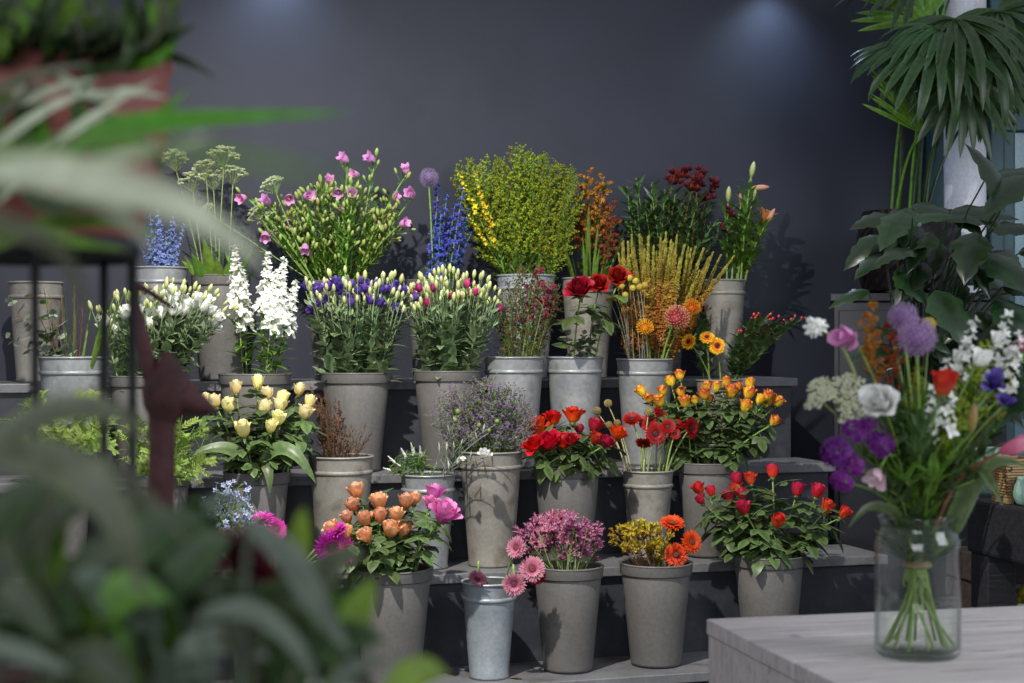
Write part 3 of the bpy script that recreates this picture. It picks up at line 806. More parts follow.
for px, py, f, s, l in ((331,546,V((.35,-.85,-.3)),1.35,'largest magenta gerbera, beside the peach roses'), (346,551,V((.7,-.4,.2)),1.0,'magenta gerbera tucked behind the peach roses'), (260,522,V((-.1,-.3,.9)),1.15,'magenta gerbera seen edge-on beside the blue nigella'),
        (276,530,V((.6,-.6,.3)),.9,'magenta gerbera with petals turned away beside the nigella'), (321,578,V((-.2,-.9,-.2)),.95,'magenta gerbera hanging lowest near the stand edge'), (337,532,V((-.4,-.3,.8)),.9,'magenta gerbera highest against the peach roses'), (273,548,V((0,-.9,-.3)),.8,'magenta gerbera drooping below the nigella')):
    gerbera('mag', C0, px, py, s, f, label=l, group='magenta gerberas', dy=-.02)

# bellflowers still in bud fill the bunch
# seed pods, craspedia, pincushions, allium
for i, (px, py) in enumerate(((598.6,410.5),(609,403),(618,422),(610,424),(648,412))):
    hero('scabiosa', 'seed_pod', 'seed pod', B7, px, py+4, [('pod', POD, 0)], rnd(.75, .95), None, None, None, .0022, pig('pod_stem%d' % i, '#c3bf8c', '#b3ab78', trans=0) if i == 0 else bpy.data.materials['pod_stem0'], 'pods', 'round brown seed pod', 'on the red gerbera bucket', dy=-.02, group='round seed pods')
for px, py in ((629.5,279),(636,282),(622,287),(633,289),(640,288),(645,286),(625.5,296),(610,300),(616,299),(621.6,302)):
    hero('craspedia', 'craspedia', 'craspedia', A7, px, py+2, [('flower_ball', CRASP, 0)], .85, None, None, None, .0012, G_grey, 'crasp', 'small yellow craspedia ball', 'above the galvanized bucket', dy=-.13, group='yellow craspedia')
hero('protea', 'pincushion_protea', 'protea', A7, 675, 322, [('flower_head', PINC, 0)], 1.0, V((.2, -.75, .55)), lambda mb, p, i: leaves(mb, p[i:], .3, .95, 9, .05, .014, LANCE), G_dark, .004, None, label='large red pincushion protea low among the golden plumes', dy=-.13)
for px, py, l in ((645, 329, 'orange pincushion protea beside the dark red roses'), (692, 309, 'orange pincushion protea between the plumes and the beige bucket')):
    hero('protea', 'pincushion_protea', 'protea', A7, px, py+2, [('flower_head', PINO, 0)], .75, V((-.1, -.7, .7)), None, G_dark, .003, None, label=l, dy=-.11, group='orange pincushion proteas')
hero('allium', 'allium', 'allium', T4, 429, 187, [('flower_globe', ALLIUM, 0)], .95, UP, None, None, .003, None, label='pale purple allium standing over the deep blue delphiniums', dy=-.05)

# hypericum
def f_hyp(mb, path, i0):
    leaves(mb, path[i0:], .05, 1, 13, .062, .034, pairs=True, taper=.15)
def berries(o, p):
    for k in range(4):
        d = V((rnd(-1, 1), rnd(-1, 1), rnd(.1, 1))).normalized()*rnd(.012, .032); add('berry', BERRY, o, mat_to(p + d, d, 0, rnd(.8, 1.2)))
for px, py in ((752,322),(764,320),(776,322),(788,325),(797,322),(741,336),(768,337),(703,312),(697,322)):
    o = hero('hyp', 'hypericum', 'hypericum', A8, px, py, [], 1, None, f_hyp, G_rose, .0022, None, 'hyp', 'hypericum stem with red berries', 'beside the beige bucket', dy=-.02, group='hypericum with red berries', sag=.5)
    berries(o, P(px, py, A8.Y-.02) - o.location)
# lilies
def f_lily(mb, path, i0): leaves(mb, path[i0:], .05, .95, 26, .11, .022, LANCE, curl=(.3, 1.3), nl=5)
for px, py, bl, s, face, l in ((763,222,LILY,.72,V((.3,-.2,.95)),'open orange lily bloom leaning toward the wall'), (751,177,BUDG,1,V((.2,0,1)),'topmost green lily bud'), (728,202,BUDG,1,V((.05,-.1,1)),'upright green lily bud over the beige bucket'),
        (752,188,BUDP,1,V((1,-.1,.05)),'peach lily bud pointing sideways'), (767,222,BUDP,.9,V((.5,-.2,.9)),'peach lily bud just below the open bloom'), (754,198,BUDG,.7,V((.1,-.2,1)),'short green lily bud in the middle of the bunch'), (741,205,BUDP,.7,V((-.1,-.2,1)),'small pinkish lily bud between the green ones')):
    hero('lily', 'lily', 'lily', T8, px, py, [('flower' if bl is LILY else 'bud', bl, 0)], s, face, f_lily, G_fresh, .0035, None, label=l, group='orange lilies', dy=rnd(-.06, .04))
# bellflowers
def f_bell(mb, path, i0):
    leaves(mb, path[i0:], .1, .98, 16, .055, .014, LANCE, curl=(.1, .7), nl=3)
    for k in range(7):
        p = at(path[i0:], rnd(.35, .95)); r, d, nn = polar(rnd(0, 6), rnd(.3, 1.2)); q = p + d*rnd(.02, .05)
        mb.tube([p, q], .0011, 4, 0); mb.stamp(m_bud(.007, .028, 6), mat_to(q, (d + UP*.5), 0, rnd(.7, 1.1)), mat=1)
for px, py, dx, dz in ((246,197,-.4,-.2),(289,196,.1,-.3),(304,197,.6,.1),(287,220,.2,-.4),(265,232,.1,-.6),(328,184,.2,.5),(339,189,0,-.4),(353,195,0,.1),(359,175,-.7,.1),(375,162,-.8,.6),(348,162,-.7,.6),(378,218,.2,-.4),(305,244,.1,-.8),(407,174,-.2,.9),(414,196,-.3,.2),(392,200,.6,.5),(320,205,-.5,.6),(270,205,-.5,.6),(400,225,.8,.3),(340,215,.2,.8)):
    y = py
    hero('bell', 'bellflower', 'bellflower', T3, px, y, [('bell', BELL, 0)], rnd(.7, .9), V((dx, -.6, dz)), f_bell, [G_fresh, C_gbud], .0026, None, 'bell', 'pink bellflower', 'over the violet lisianthus', dy=rnd(-.1, .06), sag=.45, group='pink bellflowers')

# ---------- bunches -----------------------------------------------------
def bunch(prs, b, n, label, group, x0, x1, prof, dy=(-.09, .07), jit=10, keyed=None):
    xs = [x0 + (x1-x0)*(i+.5)/n for i in range(n)]
    for i, x in enumerate(xs):
        x += rnd(-.4, .4)*(x1-x0)/n
        y = prof(x) + abs(R.gauss(0, jit))*.8
        tip = P(x, y, b.Y + rnd(*dy))
        o = plant(R.choice(prs), base_for(b, tip), tip, label, group)
def hump(x0, x1, yt, ye, e=2.):
    c, hw = (x0+x1)/2, (x1-x0)/2
    return lambda x: yt + (ye-yt)*min(1.2, abs(x-c)/hw)**e
def pts_at(prs, b, pts, label, group, dy=(-.06, .05), key=None, desc='', where=''):
    for px, py in pts:
        tip = P(px, py, b.Y + rnd(*dy)); o = plant(R.choice(prs), base_for(b, tip), tip, label, group)
        if key: register(key, o, px, py, desc, where)

LV = dict(t0=.5, t1=.95, n=10, L=.06, W=.02)
p_wlis = [p_lisi(C_wht, nb, nd, s, .66, 1.3) for nb, nd, s in ((2, 4, 1), (1, 5, 2), (3, 3, 3), (1, 4, 4))]
p_vlis = [p_lisi(C_vio, nb, nd, s) for nb, nd, s in ((2, 4, 5), (2, 4, 6), (1, 5, 7), (2, 5, 8))]
p_mlis = [p_lisi(C_mgl, nb, nd, s) for nb, nd, s in ((1, 5, 9), (0, 6, 10), (1, 4, 11), (0, 5, 12), (1, 6, 13))]
R.seed(50)
bunch(p_wlis, A1, 27, 'white lisianthus stem with green-white buds on the third step', 'white lisianthus', 92, 236, hump(92, 236, 276, 300), jit=16)
bunch(p_vlis, A3, 24, 'violet lisianthus stem with green-white buds on the third step', 'violet lisianthus', 303, 412, hump(303, 412, 268, 274), jit=9)
bunch(p_mlis, A4, 24, 'magenta lisianthus stem, mostly in green-white bud', 'magenta lisianthus', 408, 496, hump(408, 496, 268, 274), jit=10)

lv_st = dict(t0=.47, t1=.74, n=18, L=.085, W=.024, prof=LANCE, ang=(.6, 1.4), curl=(.3, 1.2))
p_stock = [p_spike('stock', 'stock', .72, .50, 46, FL4, C_wht, (.027, .008), (2.1, 1.0), lv_st, G_fresh, G_pale, .012) for i in range(3)]
pts_at(p_stock, A2, ((235,246),(243,272),(268,254),(284,260),(296,282),(276,272)), '', 'white stocks', key='stock', desc='white stock spike', where='over the cream roses')
lvd = dict(t0=.48, t1=.68, n=7, L=.07, W=.03, prof=LOBED)
p_del = [p_spike('delphinium', 'delphinium', .78, .50, 34, FL5, C_blue, (.024, .008), (1.5, .9), lvd, G_fresh, None, .02) for i in range(3)]
p_pdel = [p_spike('delphinium', 'delphinium', .74, .46, 40, FL5, C_pblue, (.024, .008), (1.6, .8), lvd, G_fresh, None, .02) for i in range(2)]
pts_at(p_del, T4, ((438,186),(447,194),(463,188),(455,205),(441,212),(469,208),(434,226),(460,222),(449,228),(472,232)), '', 'deep blue delphiniums', key='del', desc='deep blue delphinium', where='under the purple allium')
pts_at(p_pdel, T1, ((158,203),(174,207),(146,234),(184,224),(166,232),(150,214),(180,240),(140,246),(160,222),(172,222)), '', 'pale blue delphiniums', key='pdel', desc='pale blue delphinium', where='over the white lisianthus')
p_snap = [p_spike('snapdragon', 'snapdragon', .76, .56, 26, FL4, C_yel, (.008, .004), (1.1, .6), LV, G_fresh) for i in range(2)]
pts_at(p_snap, T5, ((457,170),(474,172),(482,204),(468,214)), '', 'yellow snapdragons', (-.14, -.1), 'snap', 'yellow snapdragon', 'beside the goldenrod')
p_gold = [p_panicle('goldenrod', 'goldenrod', .82, .40, 40, .10, 16, DOT, C_gold, .75, (.35, .75), dict(t0=.42, t1=.9, n=44, L=.055, W=.010, prof=LANCE, curl=(.1, .6), nl=3), G_lime, G_fresh, .003, .25, off=.008, bexp=.6) for i in range(5)]
def goldprof(x):
    ks = ((448, 178), (458, 160), (495, 152), (518, 142), (545, 152), (575, 162), (590, 178))
    for (a, ya), (c, yc) in zip(ks, ks[1:]):
        if a <= x <= c: return ya + (yc-ya)*(x-a)/(c-a)
    return 178
R.seed(51)
bunch(p_gold, T5, 30, 'yellow-green goldenrod stem in the blue-grey zinc bucket', 'goldenrod', 450, 586, lambda x: goldprof(x) - 4, (-.1, .08), 13)
p_ama = [p_panicle('amaranth', 'amaranth', .75, .5, 15, .075, 22, DOT, C_ama, 1.0, (.4, 1.0), dict(t0=.55, t1=.95, n=8, L=.07, W=.02, prof=LANCE), G_fresh, C_brown, .003, 1.2, 'tassel', off=.009, bexp=.35) for i in range(3)]
pts_at(p_ama, T6, ((588,166),(600,180),(578,192),(611,196),(594,205),(583,180),(604,172),(614,212)), '', 'orange amaranth', key='ama', desc='orange-brown amaranth', where='beside the goldenrod')
p_sword = [p_reed('sword_leaf', .62, 3, .018, G_fresh, 'leaf', (.1, .5), s) for s in (3, 4, 5)]
bunch(p_sword, T6, 9, 'long green sword leaf below the orange amaranth', 'sword leaves below the amaranth', 566, 622, hump(566, 622, 200, 232), (-.08, .06), 12)
# alstroemeria-like leafy stems and maroon heads
lvA = dict(t0=.45, t1=1, n=26, L=.10, W=.027, prof=LANCE, ang=(.4, 1.2), curl=(.2, 1.1), nl=4)
p_als = [p_leafy('leafy_stem', 'greenery', .75, s, lvA, G_dark) for s in (21, 22, 23)]
pts_at(p_als, T7, ((636,178),(652,182),(627,186),(668,198),(684,206),(700,214),(660,214),(690,226),(645,206),(632,200),(676,190),(706,228),(655,196)), 'tall leafy green stem behind the golden plumes', 'leafy green stems')
R.seed(56)
bunch(p_als, T7, 16, 'short leafy green stem filling the bucket behind the golden plumes', 'leafy filler behind the golden plumes', 622, 722, hump(622, 722, 186, 214), (-.08, .06), 14)
def marn_head(path):
    bl = MB(); top = path[-1]
    for k in range(9):
        d = polar(k*2.4, rnd(.2, 1.4))[1]; c = top + d*rnd(.0, .055) - UP*rnd(0, .02)
        for i in range(13):
            r, d2, nn = polar(i*2.4, .25 + 1.2*i/13); bl.blade(c, d2, nn, .028, .012, curl=-.3, cup=.3, prof=POINTP, nl=2, nw=1)
    return ('flower_head', bl, C_marn)
p_mar = [p_leafy('leucadendron', 'leucadendron', .78, s, dict(t0=.5, t1=.95, n=22, L=.075, W=.02, prof=LANCE), G_dark, C_brown, marn_head) for s in (31, 32)]
pts_at(p_mar, T7, ((684,176),(699,180),(712,190),(672,184),(692,190),(706,201),(729,214),(722,230),(678,178),(697,188)), '', 'maroon leucadendrons', key='mar', desc='maroon leucadendron head', where='behind the golden plumes')
def bb(path):
    mb = MB()
    for k in range(9):
        p = at(path, rnd(.62, 1)); r, d, nn = polar(k*2.4, rnd(.3, 1.2)); q = p + d*rnd(.02, .06)
        mb.tube([p, q], .001, 4); mb.stamp(m_bud(.0075, .03, 6), mat_to(q, d + UP*.4, 0, rnd(.8, 1.2)))
    return ('foliage', mb, C_gbud)  # bud sprays, joined into the leaf mesh
p_bel = [p_leafy('bellflower', 'bellflower', .72, s, dict(t0=.5, t1=1, n=40, L=.065, W=.018, prof=LANCE, ang=(.4, 1.2), nl=3), G_fresh, None, bb) for s in (35, 36, 37)]
bunch(p_bel, T3, 27, 'bellflower stem in green-white bud among the pink bellflowers', 'bellflowers in bud', 256, 410, hump(256, 410, 186, 212), (-.1, .06), 18)
# broad leaves
p_broad = [p_reed('broad_leaf', .55, 2, .085, G_fresh, 'leaf', (.1, .6), s) for s in (41, 42, 43)]
bunch(p_broad, T2, 10, 'broad green leaf over the white stock spikes', 'broad green leaves', 184, 250, hump(184, 250, 222, 250), (-.08, .05), 10)
# ammi
p_am = [p_umbel(.8, s, .052) for s in (61, 62, 63)]
pts_at(p_am, T2, ((172,150),(205,158),(224,146),(234,164),(213,170),(190,172)), '', 'tall white ammi', (-.03, .06), 'ammi', 'white ammi umbel', 'high behind the pale leaf')
pts_at(p_am, T3, ((269,176),(262,214),(252,208),(200,208),(272,228)), '', 'white ammi in the bellflowers', (-.1, -.04), 'ammib', 'white ammi umbel', 'among the bellflowers')
# golden plumes
p_plu = [p_spike('golden_plume', 'plume', .66, .34, 300, DOT, C_plume, (.018, .001), (1.05, .45), dict(t0=.45, t1=.6, n=4, L=.06, W=.008, prof=LANCE), G_lime, C_brown, .02, 1.0, 'plume', nd=1.0) for i in range(4)]
def plumprof(x):
    ks = ((606, 262), (628, 236), (642, 232), (668, 232), (690, 240), (708, 250), (736, 256))
    for (a, ya), (c, yc) in zip(ks, ks[1:]):
        if a <= x <= c: return ya + (yc-ya)*(x-a)/(c-a)
    return 262
R.seed(52)
bunch(p_plu, A7, 31, 'golden plume spike over the galvanized craspedia bucket', 'golden plumes', 612, 722, plumprof, (-.08, .08), 14)
pts_at(p_plu, A7, ((734, 256),), 'golden plume bent out toward the beige bucket', 'golden plume')
# grasses and astrantia
p_gr = [p_panicle('meadow_grass', 'meadow grass', .62, .34, 16, .06, 8, DOT, C_dry, .55, (.15, .5), None, None, G_fresh, .0016, .1, 'seed_head', .01, .004, .3, .03) for i in range(4)]  # thin meadow grass stems with seed heads
bunch(p_gr, A5, 30, 'thin meadow grass stem in the galvanized bucket', 'thin meadow grasses', 494, 562, hump(494, 562, 264, 290), (-.08, .07), 22)
p_ast = [p_panicle('astrantia', 'astrantia', .62, .53, 6, .03, 14, FL5, C_ast, .6, (.4, 1.1), None, None, G_pale, .0018, .1, 'flower_head', .006, .004, .3) for i in range(2)]
pts_at(p_ast, A5, ((549,280),(538,264),(555,290),(531,296)), '', 'dark red astrantia', (-.1, -.05), 'ast', 'dark red astrantia', 'beside the dark red roses')
# eucalyptus
p_euc = [p_leafy('eucalyptus_branch', 'eucalyptus', .6, s, dict(t0=.5, t1=1, n=13, L=.048, W=.044, prof=ROUND, pairs=True, ang=(.8, 1.4), curl=(.1, .6)), G_grey, C_brown) for s in (71, 72)]
p_eucd = [p_leafy('eucalyptus_branch', 'eucalyptus', .6, s, dict(t0=.5, t1=1, n=11, L=.06, W=.05, prof=OVATE, ang=(.8, 1.4), curl=(.1, .6)), m, C_brown) for s, m in ((73, G_grey), (74, G_dark))]
pts_at(p_euc, A6, ((562,318),(600,322),(584,332)), '', 'eucalyptus among the dark red roses', (-.1, -.07), 'euc', 'grey-green eucalyptus branch', 'below the dark red roses')
pts_at(p_eucd, A0, ((8,296),(28,292),(44,288),(20,318),(52,308),(4,334),(36,328)), '', 'round-leaved branches', (-.1, .03), 'eucd', 'round-leaved branch', 'over the ribbed bucket')
p_twig = [p_panicle('bare_twig', 'twig', .66, .4, 8, .07, 0, DOT, C_dry, .8, (.2, .6), None, None, C_brown, .0026, .1, 'bud_cluster', 0, .003, .5, .03) for i in range(2)]
pts_at(p_twig, A0, ((60,282),(74,280),(84,296),(50,290)), '', 'bare twigs', key='twig', desc='bare brown twig', where='in the ribbed bucket')
p_bld = [p_reed('green_blade', .62, 2, .011, G_fresh, 'leaf', (.02, .2), s) for s in (81, 82)]
pts_at(p_bld, A0, ((90,280),(96,278),(103,276),(108,280),(99,286),(94,292)), '', 'upright green blades', key='bld', desc='upright green blade', where='in the ribbed bucket')
# pistache
p_pis = [p_pinnate(.55, s, G_lime) for s in (91, 92, 93)]
R.seed(53)
bunch(p_pis, B0, 16, 'light green pistache branch behind the black rods', 'pistache behind the rods', 2, 125, hump(2, 125, 378, 408), (-.1, .08), 16)
bunch(p_pis, B1, 14, 'light green pistache branch beside the cream roses', 'pistache beside the roses', 118, 225, hump(118, 225, 400, 430), (-.1, .06), 16)
bunch(p_pis, B0, 12, 'low light green pistache branch behind the black rods', 'low pistache behind the rods', 0, 122, hump(0, 122, 420, 440), (-.16, -.06), 14)
bunch(p_pis, B1, 10, 'low light green pistache branch beside the cream roses', 'low pistache beside the roses', 122, 215, hump(122, 215, 440, 455), (-.16, -.06), 12)
for pts, w, l in (([(262, 462), (288, 450), (316, 484)], .05, 'wide dark green leaf hanging over the cream rose bucket on the heather side'), ([(248, 462), (222, 448), (188, 458)], .045, 'wide dark green leaf reaching from the cream rose bucket toward the rusted stake'), ([(262, 465), (268, 470), (270, 494)], .035, 'dark green leaf hanging straight down the front of the cream rose bucket')):
    o = thing('broad_leaf', l, 'leaf', V((B2.c.x, B2.c.y, B2.zr-.05))); q = [P(x, y, B2.Y-.1-.02*i) - o.location for i, (x, y) in enumerate(pts)]
    mb = MB(); mb.tube([V((0, 0, 0)), q[0]*.6 + UP*.03, q[0]], .002, 5); d = (q[1]-q[0])
    for i in range(1):
        rows = bez(q[0], q[1]*2 - (q[0]+q[2])*.5, q[2], 9); L = sum((b_-a_).length for a_, b_ in zip(rows, rows[1:]))
        rr, ts = [], []
        for k, p in enumerate(rows):
            dd = (rows[min(k+1, 9)]-rows[max(k-1, 0)]).normalized(); nn = V((0, -.8, .6)); nn = (nn - dd*nn.dot(dd)).normalized(); sd = dd.cross(nn)
            rr.append([p + sd*(w*.5*OVATE(k/9)*c) + nn*(.1*w*abs(c)) for c in (-1, -.5, 0, .5, 1)]); ts.append([1, .5, 0, .5, 1])
        mb.rows(rr, ts)
    mb.obj('blade', G_rose, o)
# heather
p_hea = [p_panicle('dry_heather', 'heather', .56, .34, 11, .05, 12, DOT, C_dry, .5, (.15, .5), None, None, C_brown, .0016, .05, 'flower_plume', 0, .003, .5, .02) for i in range(3)]
def heaprof(x): return 372 + (x-306)*.75
bunch(p_hea, B3, 24, 'dry brown heather sprig in the weathered bucket', 'dry brown heather', 308, 376, heaprof, (-.08, .06), 24)
# statice
p_sta = [p_panicle('statice', 'statice', .56, .34, 20, .085, 13, DOT, C_sta, .62, (.35, .85), None, None, G_stem, .0018, .1, 'flower_plume', .012, .004, .5, .02) for i in range(4)]
bunch(p_sta, B5, 32, 'mauve statice stem in the tall weathered bucket', 'mauve statice', 428, 540, hump(428, 540, 376, 400), (-.1, .08), 14)
# veronica and dianthus
p_ver = [p_spike('veronica', 'veronica', .5, .43, 70, DOT, C_wht, (.006, .001), (.75, .4), dict(t0=.62, t1=.9, n=16, L=.085, W=.017, prof=LANCE, curl=(.4, 1.6)), G_fresh, G_fresh, .012, 1.2, 'flower_spike', .0018) for i in range(2)]
pts_at(p_ver, B4, ((383,468),(388,456),(401,448),(411,443),(420,446),(394,462),(437,462)), '', 'white veronica', (-.1, -.02), 'ver', 'white veronica spike', 'beside the tall statice bucket')
def f_dia(mb, path, i0): leaves(mb, path[i0:], .1, .9, 4, .05, .006, LANCE, pairs=True, ang=(.3, .8), nl=3, nw=1)
DIA = m_rose(16, 1.0, .013, .14).mesh('dianthus_bloom', C_wht); DBUD = m_bud(.007, .018, 7).mesh('dianthus_bud', G_lime)
for px, py, me, s, l in ((484,455,DIA,1.5,'white dianthus bloom against the statice'), (462.5,458,DIA,.7,'small white dianthus bloom beside the larger one'), (457.5,412,DBUD,1.2,'topmost green dianthus bud'), (455,420,DBUD,1,'second green dianthus bud from the top'), (479,425,DBUD,1,'green dianthus bud in front of the statice plumes'), (489,430,DBUD,.9,'green dianthus bud just above the white bloom'), (497,421,DBUD,1,'green dianthus bud leaning furthest over the statice')):
    hero('dia', 'dianthus', 'dianthus', B4, px, py+3, [('bloom' if me is DIA else 'bud', me, 0)], s, V((.1, -.4, .9)), f_dia, G_grey, .0016, G_grey, label=l, group='white dianthus', dy=-.17)
# nigella
p_nig = [p_panicle('nigella', 'nigella', .5, .34, 9, .05, 3, FL5, C_nig, .75, (.3, .8), dict(t0=.6, t1=.95, n=10, L=.04, W=.003, prof=LANCE, nw=1), G_fresh, G_stem, .0016, 0, 'bloom', .02, .003, .4) for i in range(2)]
bunch(p_nig, C0, 12, 'pale blue nigella beside the magenta gerberas', 'pale blue nigella', 206, 252, hump(206, 252, 484, 500), (-.12, -.02), 10)
# kangaroo paws
p_pp = [p_paw('kangaroo_paw', C_paw, .52, s, G_pale) for s in (101, 102, 103, 104)]
p_yp = [p_paw('kangaroo_paw', C_ypaw, .50, s, C_brown) for s in (105, 106, 107)]
R.seed(54)
bunch(p_pp, C3, 36, 'pink kangaroo paw in the grey bucket', 'pink kangaroo paws', 512, 606, hump(512, 606, 504, 524), (-.1, .08), 16)
bunch(p_yp, C4, 20, 'yellow kangaroo paw beside the orange gerberas', 'yellow kangaroo paws', 610, 668, hump(610, 668, 512, 522), (-.1, .08), 12)
# loose litter on the treads
lt = tag(MB().obj('fallen_leaf', G_lime), 'dry fallen leaf on the lowest tread before the pink gerbera bucket', 'leaf')
def litter(name, label, cat, px, d, row, mat, L, W):
    mb = MB(); p = on_line(px, (row-1)*TREAD + d); p.z = ZS[row] + .003
    r = polar(rnd(0, 6), PI/2)[0]; mb.blade(V((0, 0, 0)), r, UP, L, W, curl=.3, cup=.2, prof=OVATE, nl=4, nw=2)
    o = mb.obj(name, mat); o.location = p; tag(o, label, cat)
bpy.data.objects.remove(lt)
litter('fallen_leaf', 'dry curled leaf on the lowest tread before the pink gerbera bucket', 'leaf', 523, .05, 0, C_tan, .07, .02)
litter('fallen_petal', 'magenta petal fallen on the second tread beside the zinc bucket', 'petal', 447, .02, 1, C_mag, .022, .012)
# ---------- white counter and the glass jar bouquet ----------------------
TZ = .76
ca = rad(13)
cu, cv = V((cos(ca), sin(ca), 0)), V((-sin(ca), cos(ca), 0))
CC = P(706, 618.5, (H-TZ)*F/(618.5-341.5)); CC.z = 0
ct = thing('counter', 'whitewashed wooden counter under the glass jar of mixed flowers', 'counter', CC, rz=ca)
CW, CD = 1.7, 1.25
nb = 6; mb = MB()
for i in range(nb):
    y0 = -CD + CD*i/nb; y1 = -CD + CD*(i+1)/nb - .0016
    mb.box((0, y0, TZ-.03), (CW, y1, TZ-rnd(0, .0006)))
bevel(mb.obj('tabletop', M_board, ct, False), .0025)
mb = MB(); mb.box((.004, -CD+.004, 0), (CW-.004, -.004, TZ-.0315)); mb.obj('cabinet_body', M_board, ct, False)

def glass_mat(name, tint, edge, rough=.02):
    m = bpy.data.materials.new(name); m.use_nodes = True; nt = m.node_tree; N = nt.nodes; N.clear(); Lk = nt.links.new
    out = N.new('ShaderNodeOutputMaterial'); t = N.new('ShaderNodeBsdfTransparent'); g = N.new('ShaderNodeBsdfGlossy'); g.inputs['Roughness'].default_value = rough
    lw = N.new('ShaderNodeLayerWeight'); lw.inputs['Blend'].default_value = .25
    rp = N.new('ShaderNodeValToRGB'); rp.color_ramp.elements[0].color = lin(tint); rp.color_ramp.elements[1].color = lin(edge); rp.color_ramp.elements[0].position = .55
    Lk(lw.outputs['Facing'], rp.inputs[0]); Lk(rp.outputs[0], t.inputs['Color'])
    pw = N.new('ShaderNodeMath'); pw.operation = 'POWER'; pw.inputs[1].default_value = 3.5; Lk(lw.outputs['Facing'], pw.inputs[0])
    ma = N.new('ShaderNodeMath'); ma.operation = 'MULTIPLY_ADD'; ma.inputs[1].default_value = .6; ma.inputs[2].default_value = .035; Lk(pw.outputs[0], ma.inputs[0])
    lw.inputs['Blend'].default_value = .5
    mx = N.new('ShaderNodeMixShader'); Lk(ma.outputs[0], mx.inputs[0]); Lk(t.outputs[0], mx.inputs[1]); Lk(g.outputs[0], mx.inputs[2]); Lk(mx.outputs[0], out.inputs[0])
    return m
M_glass = glass_mat('clear_glass', '#fdfefd', '#cfd9d6')
M_water = glass_mat('vase_water', '#fcfdfb', '#e8eee8', .0)
jp = P(917.5, 655, (H-TZ)*F/(655-341.5)); JY = jp.y; JX = jp.x
JR = 42.3/F*JY
jar = thing('glass_jar', 'tall clear glass jar holding the mixed bouquet on the whitewashed counter', 'vase', (JX, JY, TZ+.001))
JH = .238
mb = MB()
out_ = [(0, .0), (JR*.9, .0), (JR*.98, .006), (JR, .014), (JR, .18), (JR*.99, .192), (JR*.93, .204), (JR*.86, .212), (JR*.85, .22), (JR*.9, .231), (JR*.96, JH)]
inn_ = [(JR*.925, JH), (JR*.87, .231), (JR*.82, .22), (JR*.83, .212), (JR*.9, .203), (JR*.955, .19), (JR*.965, .18), (JR*.965, .016), (JR*.9, .011), (0, .010)]
mb.lathe(out_ + inn_, 56)
mb.obj('glass_wall', M_glass, jar)
mb = MB(); mb.lathe([(0, .0115), (JR*.88, .0125), (JR*.955, .018), (JR*.955, .095), (JR*.945, .0965), (0, .0955)], 48)
mb.obj('water', M_water, jar)

TIE = V((JX, JY, TZ+.155))
BQ = []
def bq(name, cat, px, py, parts, label, size=1., dy=0, face=None, foli=None, fm=None, sr=.0022, sm=None, via=None, group=None, short=False):
    tip = P(px, py, JY + dy)
    short = short or len(BQ) % 5 in (1, 3)
    i = len(BQ); az = i*2.4; q = JR*(.6 + .32*((i*7) % 10)/10)
    d = tip - TIE
    base = V((JX + q*cos(az), JY + q*sin(az), TZ + .016))
    k = V((TIE.x + rnd(-.012, .012), TIE.y + rnd(-.012, .012), TIE.z))
    if short: base = k - UP*rnd(.02, .05) + V((rnd(-.01, .01), rnd(-.01, .01), 0))
    end = via or [k.lerp(tip, .55) + UP*.03 - V((d.x, d.y, 0))*.12]
    pts = [base, k] + end + [tip]
    path = []
    for j in range(len(pts)-1):
        p0 = pts[max(0, j-1)]; p1 = pts[j]; p2 = pts[j+1]; p3 = pts[min(len(pts)-1, j+2)]
        for t in (0, .25, .5, .75):
            path.append(.5*((2*p1) + (p2-p0)*t + (2*p0-5*p1+4*p2-p3)*t*t + (3*p1-p0-3*p2+p3)*t**3))
    path.append(tip)
    root = thing(name, label, cat, base, group); loc = [p-base for p in path]
    MB().tube(loc, [sr*1.2, sr*.8], 6).obj('stem', sm or G_stem, root)
    if foli: mb = MB(); foli(mb, loc); mb.obj('foliage', fm or G_dark, root)
    hd = face or ((path[-1]-path[-2]).normalized()*.8 + V((0, -.3, .3)))
    bo = None
    for nm, me, sub in parts:
        ob = add(nm, me, bo if (sub and bo) else root, Matrix() if (sub and bo) else mat_to(tip-base, hd, rnd(0, 6), size))
        if not sub: bo = ob
    BQ.append(root); return root, path, base
R.seed(77)
fl = lambda n, L, W, pr=LANCE, t0=.45, t1=.95: (lambda mb, p: leaves(mb, p, t0, t1, n, L, W, pr))
bq('allium', 'allium', 903, 332, [('flower_globe', ALLIUM, 0)], 'purple allium globe behind its larger twin in the jar', .72, .04, UP, sr=.003)
bq('allium', 'allium', 917, 356, [('flower_globe', ALLIUM, 0)], 'larger front purple allium globe in the jar bouquet', .9, -.05, UP, sr=.003)
bq('craspedia', 'craspedia', 929, 331, [('flower_ball', CRASP, 0)], 'yellow craspedia ball beside the purple alliums', .92, -.02, UP, sr=.0012, sm=G_pale)
tub = MB()
for i in range(16):
    r, d, nn = polar(i*2.4, .25 + 1.3*i/16); tub.stamp(FL5, mat_to(d*.012, d, i, 1.15))
    if i % 3 == 0: tub.stamp(m_bud(.005, .016, 6), mat_to(d*.014, d, 0))
TUB = tub.mesh('star_flower_cluster', [C_wht])
bq('star_flower', 'star flower', 818, 329, [('flower_head', TUB, 0)], 'white starry flower head on a long bent stem', .9, .02, V((-.7, -.3, .6)), sr=.0032, sm=G_pale, via=[P(898, 480, JY), P(866, 402, JY+.01), P(848, 358, JY+.02), P(834, 338, JY+.02)])
